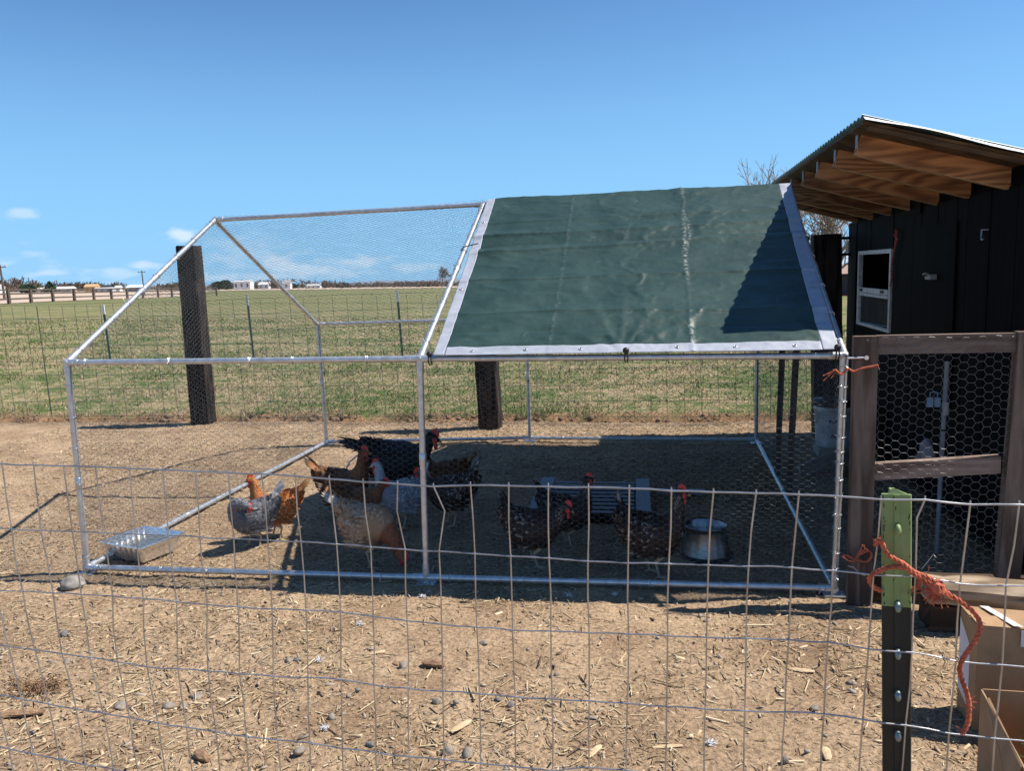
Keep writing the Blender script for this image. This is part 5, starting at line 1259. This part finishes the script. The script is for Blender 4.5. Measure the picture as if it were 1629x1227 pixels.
c = fard(1330, 26); bare_tree(c, 5.0, 3.2, 'pale leafless tree, right of the pair in the gap under the coop roof', 9, 1.2, levels=3, m=bpy.data.materials['pale_twigs'])
c = fard(1247, 32); bare_tree(c, 5.5, 3.4, 'leafless tree top peeking over the ridge of the tarp beside the coop roof', 12, 1.3, levels=4, m=bpy.data.materials['pale_twigs'])

# brown winter tree line along the horizon: one mass
r9 = np.random.default_rng(9); A = []; B = []; RR = []; tn = []
for k in range(900):
    px = r9.uniform(-300, 1700); 
    dens_ = .55+.45*math.sin(px*.021)+.3*math.sin(px*.05+1)
    if r9.random() > max(.25, dens_): continue
    dist = r9.uniform(950, 1250); c = fard(px, dist); w = r9.uniform(10, 28); h = r9.uniform(5, 12.0)*(1+.5*max(0, math.sin(px*.013+2)))*(1.0 if px > 300 else 1.35)
    for q in range(34):
        a = r9.uniform(0, 6.28); rr_ = w/2*math.sqrt(r9.random()); z0 = r9.random()*h*.5
        p = c+np.array([math.cos(a)*rr_, math.sin(a)*rr_*.4, z0]); A.append(p); B.append(p+np.array([r9.normal(0, 2.5), 0, h*r9.uniform(.12, .34)])); RR.append(r9.uniform(.25, .75))
        tn.append(np.array([(.17, .12, .095), (.22, .15, .12), (.10, .085, .07), (.13, .13, .08)][r9.integers(0, 4)])*r9.uniform(.8, 1.2))
V, F = prisms(A, B, np.array(RR)); np_mesh('far_tree_line', V, F, litter_m, tone=np.repeat(np.array(tn), 6, 0), kind='stuff', label='brown leafless tree line along the horizon')

# ================================================================ STONES AND CHUNKS ON THE GROUND
def stone(px, py, wpx, label, m=stone_m, flat=.6, nm='stone', cat='stone', seed=0, el=1.0, group=None, rotz=0):
    p = gp(px, py); dist = np.linalg.norm(p-CP); s_ = wpx*.8/FPX*dist/2; rr = np.random.default_rng(seed+7)
    import bmesh
    bm = bmesh.new(); bmesh.ops.create_icosphere(bm, subdivisions=3, radius=1); v = np.array([q.co[:] for q in bm.verts]); f = np.array([[q.index for q in r_.verts] for r_ in bm.faces]); bm.free()
    d = 1+.5*vnoise(v[:, 0]*1.1+seed*3, v[:, 2]*1.1+v[:, 1], seed+8)+.3*vnoise(v[:, 0]*1.5+seed, v[:, 1]*1.5, seed)+.16*vnoise(v[:, 2]*2.2+seed, v[:, 0]*2.2, seed+2)+.16*vnoise(v[:, 0]*4, v[:, 1]*4+v[:, 2]*5, seed+3)
    v = v*d[:, None]*s_*np.array([1, .75*el, flat]); ca, sa = math.cos(rotz), math.sin(rotz); v = np.stack([v[:, 0]*ca-v[:, 1]*sa, v[:, 0]*sa+v[:, 1]*ca, v[:, 2]], 1)
    g0 = float(yard_z(np.array([p[0]]), np.array([p[1]]))[0]); v += np.array([p[0], p[1], g0+s_*flat*.38])
    np_mesh(nm, v, f, m, None, loc=(p[0], p[1], g0), smooth=True, label=label, cat=cat, group=group)
dark_stone = mat('dark_grey_stone', (.10, .095, .095), .9, col2=(.20, .18, .16), scale=40, bump=.002, bscale=90)
for i, (px, py, w_, lb, mm, fl_) in enumerate(((102, 1013, 18, 'small dark stone alone on bare dirt at left', dark_stone, .8), (107, 1056, 16, 'small pale grey stone just below the dark stone at left', stone_m, .7),
        (527, 1143, 18, 'rounded grey stone left of centre near the bottom', stone_m, .8), (477, 1202, 20, 'oblong tan grey stone at the bottom edge left of centre', stone_m, .6),
        (459, 1052, 15, 'grey pebble, left of two touching near the centre', stone_m, .7), (473, 1051, 14, 'grey pebble, right of two touching near the centre', dark_stone, .6),
        (642, 1066, 20, 'angular grey stone beside the brown wood chunk', stone_m, .8), (696, 1120, 18, 'grey white stone right of centre, third wire row', stone_m, .8),
        (812, 1124, 17, 'dark grey stone at the right of a pebble cluster', dark_stone, .8), (792, 1116, 14, 'small dark pebble left of the dark grey stone', dark_stone, .7),
        (712, 1200, 24, 'large rounded stone at the bottom centre', stone_m, .8), (745, 1203, 24, 'large brownish stone right of the rounded one at the bottom centre', stone_m, .7),
        (589, 1188, 16, 'dark stone at the bottom left of centre by a wire crossing', dark_stone, .7), (770, 1027, 18, 'pale flat stone just below the tarp shadow', stone_m, .5),
        (1355, 1087, 16, 'flat grey stone left of the dark fence post', stone_m, .5), (1297, 1128, 18, 'grey stone lower left of the dark fence post', stone_m, .7),
        (192, 1124, 26, 'broad pale stone half buried at lower left', stone_m, .45), (268, 1124, 24, 'pale flat stone, left of a pair at lower left', stone_m, .5), (291, 1124, 20, 'grey stone, right of a pair at lower left', stone_m, .6),
        (312, 1105, 26, 'broad flat tan stone above the pair at lower left', stone_m, .4), (1250, 1212, 16, 'small round grey stone at the bottom right', stone_m, .8))):
    stone(px, py, w_, lb, mm, fl_, seed=i, rotz=i*1.3, group=None)
def chunk(px, py, L_, W_, H_, ang, label, m=chip_m, nm='wood_chunk', cat='wood chunk', seed=0):
    p = gp(px, py); dist = np.linalg.norm(p-CP); k_ = dist/FPX; L_ *= k_; W_ *= k_; H_ *= k_; rr = random.Random(seed); g0 = float(yard_z(np.array([p[0]]), np.array([p[1]]))[0]); rings_ = []
    for i in range(7):
        t = i/6-.5; tp = 1-.5*abs(t*2)**3; R_ = []
        for a in np.linspace(0, 2*math.pi, 9, endpoint=False):
            x = t*L_+rr.uniform(-.03, .03)*L_; y = math.cos(a)*W_/2*tp*rr.uniform(.8, 1.1); z = H_*.5+math.sin(a)*H_/2*tp*rr.uniform(.75, 1.1)
            R_.append((p[0]+x*math.cos(ang)-y*math.sin(ang), p[1]+x*math.sin(ang)+y*math.cos(ang), g0+z))
        rings_.append(R_)
    MB().rings(rings_, smooth=False).build(nm, m, loc=(p[0], p[1], g0), label=label, cat=cat)
chunk(690, 1063, 34, 16, 12, -.1, 'pale brown wood chunk in the centre casting a dark shadow', bark_m, seed=1)
chunk(322, 1208, 30, 16, 12, -.5, 'reddish brown wood chunk at the bottom left', bark_m, seed=2)
chunk(734, 1160, 40, 13, 5, 1.0, 'long pale splinter standing out right of centre bottom', chip_m, seed=3)
chunk(945, 1196, 36, 12, 5, 1.1, 'pale splinter at the bottom centre right', chip_m, seed=4)
chunk(1275, 1068, 34, 10, 4, -.1, 'flat yellowish wood strip near the lower right', chip_m, seed=5)
chunk(1315, 1200, 30, 14, 6, 1.5, 'upright tan wood chip at the bottom right', chip_m, seed=6)
chunk(1060, 1187, 46, 9, 3, .2, 'long thin straw coloured splinter, bottom right of centre', chip_m, seed=7)
chunk(640, 944, 24, 9, 5, 0, 'brown chip in the tarp shadow below the middle post', bark_m, seed=8)
chunk(25, 1142, 70, 14, 8, .25, 'long bark strip at the lower left edge', bark_m, seed=9)
chunk(600, 1041, 24, 8, 4, .6, 'tan wood chip left of the pale brown chunk', chip_m, seed=10)
# fibre clump at lower left
p = gp(60, 1100); r6 = np.random.default_rng(6); nF = 260
A = np.stack([p[0]+r6.normal(0, .05, nF), p[1]+r6.normal(0, .022, nF), .012+np.abs(r6.normal(0, .010, nF))], 1); D_ = r6.normal(0, 1, (nF, 3))*np.array([1, .6, .4]); D_ /= np.linalg.norm(D_, axis=1, keepdims=True); B = A+D_*r6.uniform(.01, .05, (nF, 1)); B[:, 2] = np.abs(B[:, 2])
V, F = prisms(A, B, .0016); np_mesh('fibre_clump', V, F, bark_m, None, loc=tuple(p), label='brown fibrous clump of root and bark at lower left', cat='fibre clump')
# clear plastic scrap by the run's foot
lump_m = mat('pale_concrete', (.17, .16, .14), .85, col2=(.30, .28, .25), scale=30, bump=.004, bscale=50)
stone(116, 936, 46, 'pale broken concrete lump at the front left foot of the run', lump_m, .55, nm='concrete_lump', cat='concrete lump', seed=33)
# white feathers
for i, (px, py, lb) in enumerate(((672, 952, 'white feather tuft at the edge of the tarp shadow'), (507, 1053, 'small white feather tuft left of the wood chunk'), (517, 1163, 'white feather tuft at lower centre left'), (1130, 1183, 'white feather tuft near the bottom right of centre'), (572, 997, 'grey white feather tuft below the front rail'), (905, 950, 'pale feather in the tarp shadow left of the bright slit'), (978, 948, 'pale feather in the tarp shadow below the speckled hens'))):
    p = gp(px, py); r6 = np.random.default_rng(60+i); nF = 46; g0 = float(yard_z(np.array([p[0]]), np.array([p[1]]))[0])
    A = np.array([[p[0], p[1], g0+.006]])+r6.normal(0, .005, (nF, 3))*[1, 1, .5]; D_ = r6.normal(0, 1, (nF, 3))*[1, 1, .35]; D_[:, 2] = np.abs(D_[:, 2]); D_ /= np.linalg.norm(D_, axis=1, keepdims=True); V, F = prisms(A, A+D_*r6.uniform(.006, .018, (nF, 1)), .0011)
    np_mesh('feather_tuft', V, F, paper, None, loc=(p[0], p[1], g0), label=lb, cat='feather')

# ================================================================ NEAR FENCE
FP1 = CP+ray(25, 738)*1.24; FP2 = CP+ray(1500, 803)*.92
fd = FP2-FP1; fd[2] = 0; fd /= np.linalg.norm(fd); fnrm = np.array([-fd[1], fd[0], 0])
def fpp(px, py, off=0):
    d = ray(px, py); t = (fnrm@(FP1-CP)+off)/(fnrm@d); return CP+d*t
ROWS = [
    [(0, 738), (148, 743), (310, 750), (440, 755), (524, 762), (578, 767), (634, 770), (662, 775), (745, 772), (811, 773), (874, 774), (935, 775), (1000, 777), (1064, 781), (1130, 783), (1203, 785), (1271, 787), (1339, 790), (1402, 795), (1470, 795), (1543, 803), (1629, 803)],
    [(0, 841), (60, 844), (220, 850), (480, 862), (535, 866), (589, 870), (644, 874), (698, 877), (755, 881), (812, 885), (873, 888), (935, 893), (1000, 896), (1064, 897), (1128, 899), (1191, 901), (1260, 903), (1330, 908), (1390, 915), (1457, 917), (1528, 929), (1629, 933)],
    [(0, 939), (35, 941), (190, 949), (330, 962), (432, 969), (486, 971), (541, 974), (594, 981), (650, 988), (702, 993), (758, 998), (815, 1003), (876, 1004), (937, 1007), (1000, 1009), (1062, 1012), (1125, 1014), (1190, 1016), (1255, 1018), (1317, 1022), (1382, 1033), (1451, 1038), (1521, 1052), (1595, 1058), (1629, 1060)],
    [(0, 1029), (54, 1034), (143, 1046), (231, 1061), (281, 1064), (380, 1072), (434, 1076), (489, 1078), (542, 1081), (594, 1090), (649, 1095), (705, 1100), (762, 1104), (819, 1109), (878, 1112), (937, 1115), (998, 1119), (1060, 1124), (1122, 1128), (1185, 1131), (1249, 1133), (1311, 1136), (1373, 1145), (1441, 1154), (1510, 1167), (1583, 1175), (1629, 1179)],
    [(0, 1115), (76, 1120), (120, 1128), (163, 1134), (250, 1150), (296, 1157), (343, 1164), (391, 1172), (441, 1177), (492, 1182), (545, 1191), (597, 1197), (650, 1204), (706, 1209), (764, 1215), (820, 1220), (880, 1227)],
]
COLS = [
    [2, 17, 35, 54, 76], [52, 64, 83, 97, 120], [100, 114, 128, 142, 163], [151, 164, 178, 186, 205], [205, 215, 227, 233, 250], [258, 267, 280, 282, 296], [310, 317, 329, 330, 343], [363, 371, 378, 380, 391], [415, 425, 432, 434, 441],
    [469, 478, 486, 489, 492], [523, 535, 541, 542, 544], [577, 589, 593, 594, 597], [632, 644, 647, 649, 650], [689, 698, 702, 704, 706], [748, 755, 758, 762, 764], [809, 812, 815, 819, 820], [872, 873, 876, 878, 879], [936, 935, 937, 937, 937],
    [1001, 999, 1000, 998, 998], [1068, 1064, 1062, 1060, 1061], [1135, 1127, 1124, 1122, 1122], [1203, 1191, 1187, 1185, 1184], [1271, 1260, 1255, 1249, 1246], [1339, 1325, 1317, 1311, 1307], [1402, 1390, 1382, 1373, 1356], [1472, 1457, 1451, 1441, 1433], [1544, 1528, 1521, 1510, 1507], [1622, 1601, 1595, 1583, 1579],
]
KINK = {12: (631, 814, .6), 13: (707, 814, .5), 25: (1459, 825, .3)}
fence = thing('near_wire_fence', 'silver welded wire mesh fence running across the foreground', 'wire fence', tuple([2.55, -2.45, 0]))
def rowy(i, x):
    if i < len(ROWS):
        R_ = ROWS[i]; xs_ = [q[0] for q in R_]; ys_ = [q[1] for q in R_]
        if i == 4 and x > 880: return None
        return float(np.interp(x, xs_, ys_))
grid = []   # node positions [col][row] in 3-D
ncol = len(COLS)
for c_, cc in enumerate(COLS):
    nodes = []
    for r_ in range(4): nodes.append(fpp(cc[r_], rowy(r_, cc[r_])))
    y4 = rowy(4, cc[4])
    if y4 is None:
        n4 = nodes[3]+(nodes[3]-nodes[2])*1.02; n4[2] = nodes[3][2]-.0965
    else: n4 = fpp(cc[4], y4)
    nodes.append(n4)
    d = nodes[4]-nodes[3]; 
    while nodes[-1][2] > .06:
        q = nodes[-1]+np.array([d[0]*.4, d[1]*.4, -.0965]); q[0] += random.uniform(-.002, .002); nodes.append(q)
    grid.append(nodes)
nr = min(len(g_) for g_ in grid)
grid = [g_[:nr] for g_ in grid]
dl = grid[0][0]-grid[1][0]
for _ in range(4): grid.insert(0, [p+(grid[0][i]-grid[1][i]) for i, p in enumerate(grid[0])])
for _ in range(8): grid.append([p+(grid[-1][i]-grid[-2][i])*np.array([1, 1, .3]) for i, p in enumerate(grid[-1])])
for g_ in grid:
    for r_ in range(5, nr): pass
KI = {k+4: v for k, v in KINK.items()}
for c_, nodes in enumerate(grid):
    top = nodes[0]+np.array([0, 0, .004]); pts = [top]
    for r_ in range(nr):
        pts.append(nodes[r_])
        if r_ < nr-1:
            if r_ == 0 and c_ in KI: pts.append(fpp(KI[c_][0], KI[c_][1]))
            else:
                m_ = (nodes[r_]+nodes[r_+1])/2; pts.append(m_+fd*random.uniform(-.0012, .0012)+fnrm*random.uniform(-.002, .002))
    pts.append(pts[-1]+np.array([0, 0, -.03])); pts = [p+fnrm*.0013 for p in pts]
    MB().tube(pts, .00105, 6).build('vertical_wire', galv_dull, fence)
for r_ in range(nr):
    pts = []
    for c_ in range(len(grid)):
        p = grid[c_][r_]; pts.append(p-fnrm*.0010)
        if c_ < len(grid)-1:
            q = grid[c_+1][r_]; m_ = (p*.5+q*.5)-fnrm*.001; pts.append(m_+np.array([0, 0, random.uniform(-.0012, .0012)]))
    MB().tube(pts, .00135 if r_ == 0 else .00105, 6).build('horizontal_wire', galv_dull, fence)

# near T-post
TP = thing('t_post', 'dark metal fence post with chartreuse painted top holding the near fence', 'fence post', tuple(fpp(1426, 1227, .01)*[1, 1, 0]))
def tpx(px, py, off): return fpp(px, py, off)
OFF = .006
tl = tpx(1405.5, 786, OFF); tr = tpx(1447.5, 788, OFF); bl = tpx(1405.5, 1227, OFF); brr = tpx(1448.5, 1227, OFF); gm_ = tpx(1426, 966, OFF)
zt_ = (tl[2]+tr[2])/2; zg = gm_[2]
hw = np.linalg.norm((tr-tl)[:2])/2
ctop = (tl+tr)/2; cbot = (bl+brr)/2; sl_ = (cbot-ctop)/(cbot[2]-ctop[2])
def cz(z): return ctop+sl_*(z-ctop[2])
def tseg(z0, z1, nm, m, top_irreg=False):
    mb = MB()
    n_ = 10
    for (u0, u1, v0, v1) in ((-hw, -.003, 0, .0035), (.003, hw, 0, .0035), (-.003, .003, -.0012, .030)):
        a = cz(z0); b = cz(z1); P_ = []
        for c_ in (a, b):
            for (u, v) in ((u0, v0), (u1, v0), (u1, v1), (u0, v1)): P_.append(c_+fd*u+fnrm*v)
        mb.hexa(P_)
    # slightly rolled edge beads and centre ridge
    for u in (-hw, hw): mb.tube([cz(z0)+fd*u+fnrm*.0018, cz(z1)+fd*u+fnrm*.0018], .0022, 6)
    return mb.build(nm, m, TP)
tseg(zg, zt_, 'painted_top', post_green); tseg(-.1, zg-.0005, 'post', post_dark)
mb = MB(); c_ = cz(zt_)
mb.add([c_+fd*-.009+fnrm*.001, c_+fd*.012+fnrm*.001, c_+fd*-.004+fnrm*.003+np.array([0, 0, .007]), c_+fd*-.009+fnrm*.006, c_+fd*.012+fnrm*.006], [(0, 1, 2), (1, 4, 2), (4, 3, 2), (3, 0, 2), (0, 3, 4, 1)]).build('burred_tip', post_green, TP)
for py in (840, 963, 1038, 1104, 1168, 1235, 1300, 1365):
    P_ = tpx(1427.5, py, OFF-.0012); m = post_green if py == 840 else (mat('worn_stud', (.22, .27, .26), .35, .5) if 'worn_stud' not in bpy.data.materials else bpy.data.materials['worn_stud'])
    mb = MB(); mb.rings([[tuple(P_-fnrm*h_+fd*(.0038*s_*math.cos(a))+np.array([0, 0, .0065*s_*math.sin(a)+(-h_*.3)])) for a in np.linspace(0, 2*math.pi, 12, endpoint=False)] for h_, s_ in ((0, 1), (.0055, .95), (.008, .6), (.0088, .1))])
    mb.build('stud', m, TP)
# flecks of old paint on the painted top
rp = random.Random(11); mb = MB()
for _ in range(46):
    z_ = rp.uniform(zg+.004, zt_-.003); ed_ = rp.random() < .6; u = (rp.choice((-1, 1))*(hw-rp.uniform(-.001, .0016))) if ed_ or rp.random() < .5 else rp.gauss(-.15, .12)*hw; s1 = rp.uniform(.0002, .0007); s2 = rp.uniform(.0006, .0028)
    P_ = cz(z_)+fd*u-fnrm*.0014 if abs(u) < .003 else cz(z_)+fd*u-fnrm*(.0006 if abs(u) < hw-.002 else .0008)
    mb.add([P_+fd*-s1+np.array([0, 0, -s2]), P_+fd*s1+np.array([0, 0, -s2*.8]), P_+fd*s1*.8+np.array([0, 0, s2]), P_+fd*-s1*.7+np.array([0, 0, s2*.8])], [(0, 1, 2, 3)])
mb.build('paint_flecks', post_dark, TP)

# orange baling twine round the T-post
def tz(px, py, off=0): return tuple(fpp(px, py, off))
tw = twine([tz(1393, 868, -.004), tz(1394, 862, -.006), tz(1400, 861, -.008), tz(1405, 869, -.006), tz(1412, 882, -.006), tz(1424, 890, -.007), tz(1438, 898, -.007), tz(1450, 908, -.006), tz(1462, 914, -.004), tz(1478, 920, -.003), tz(1490, 930, -.003), tz(1497, 937, -.004)], .0027, 3)
def addmb(a, b): a.add(b.v, b.f, True)
addmb(tw, twine([tz(1490, 932, -.004), tz(1474, 924, -.004), tz(1455, 914, -.006), tz(1440, 905, -.007), tz(1425, 902, -.007), tz(1408, 905, -.006), tz(1393, 911, -.003), tz(1385, 916, 0), tz(1383, 924, .004), tz(1390, 934, .006), tz(1402, 940, .010), tz(1415, 938, .045), tz(1440, 938, .045), tz(1452, 938, .012), tz(1461, 931, .004), tz(1463, 922, -.002), tz(1466, 918, -.004)], .0027, 3))
addmb(tw, twine([tz(1497, 937, -.004), tz(1510, 946, -.003), tz(1522, 953, -.004), tz(1537, 964, -.004), tz(1551, 977, -.004), tz(1558, 990, -.004), tz(1559, 1003, -.004), tz(1551, 1020, -.004), tz(1540, 1036, -.004), tz(1530, 1052, -.004), tz(1527, 1066, -.003), tz(1530, 1082, -.003), tz(1536, 1098, -.004), tz(1541, 1118, -.004), tz(1541, 1138, -.004), tz(1539, 1152, -.004), tz(1531, 1168, -.004)], .0027, 3))
# knot: coils plus frayed ends
for k in range(4):
    c_ = fpp(1492+2*k, 934+k*1.5, -.006); q = []
    for i in range(13):
        a = i/12*2*math.pi; q.append(c_+fd*(.0055*math.cos(a+k))+np.array([0, 0, .0065*math.sin(a+k*.7)])+fnrm*(.004*math.sin(a*1.0+k*1.5)))
    tw.tube(q, .0022, 6)
rk = random.Random(21)
for k in range(70):
    c_ = np.array(tz(1490+rk.uniform(-5, 5), 938+rk.uniform(-4, 4), -.006)); an = rk.gauss(-1.7, .55) if k < 50 else rk.uniform(2.4, 3.6); L_ = rk.uniform(.008, .023)
    dv = fd*math.cos(an)+np.array([0, 0, math.sin(an)]); e = c_+dv*L_+fnrm*rk.uniform(-.006, .004); mid = c_+dv*L_*.5+fd*rk.uniform(-.003, .003)
    tw.tube([c_, mid, e], .0006, 4)
for k in range(26):
    px, py = rk.choice([(1531, 1168), (1400, 862), (1541, 1120), (1559, 1000), (1530, 1060), (1536, 1150), (1474, 922)]); c_ = np.array(tz(px+rk.uniform(-2, 2), py+rk.uniform(-12, 6), -.004)); an = rk.uniform(0, 6.28); dv = fd*math.cos(an)+np.array([0, 0, math.sin(an)])
    tw.tube([c_, c_+dv*.004, c_+dv*rk.uniform(.006, .011)+fnrm*rk.uniform(-.003, .003)], .00035, 4)
tw.build('baling_twine', orange, loc=tz(1426, 905), label='frayed orange baling twine knotted round the green topped post with a long hanging tail', cat='twine')
# loose bent wire ends sticking from the mesh
wm_ = MB(); wm_.tube([tz(1466, 906), tz(1476, 894), tz(1482, 886), tz(1485, 882), tz(1489, 888)], .0005, 4); wm_.build('wire_end', galv_dull, fence)
MB().tube([tz(1349, 901), tz(1358, 903), tz(1366, 912), tz(1376, 916)], .0005, 4).build('wire_end', galv_dull, fence)
print('triangles', sum(sum(len(p.vertices)-2 for p in o.data.polygons) if len(o.data.polygons) < 2000 else len(o.data.polygons)*2 for o in col.objects if o.type == 'MESH'), 'objects', len(col.objects))
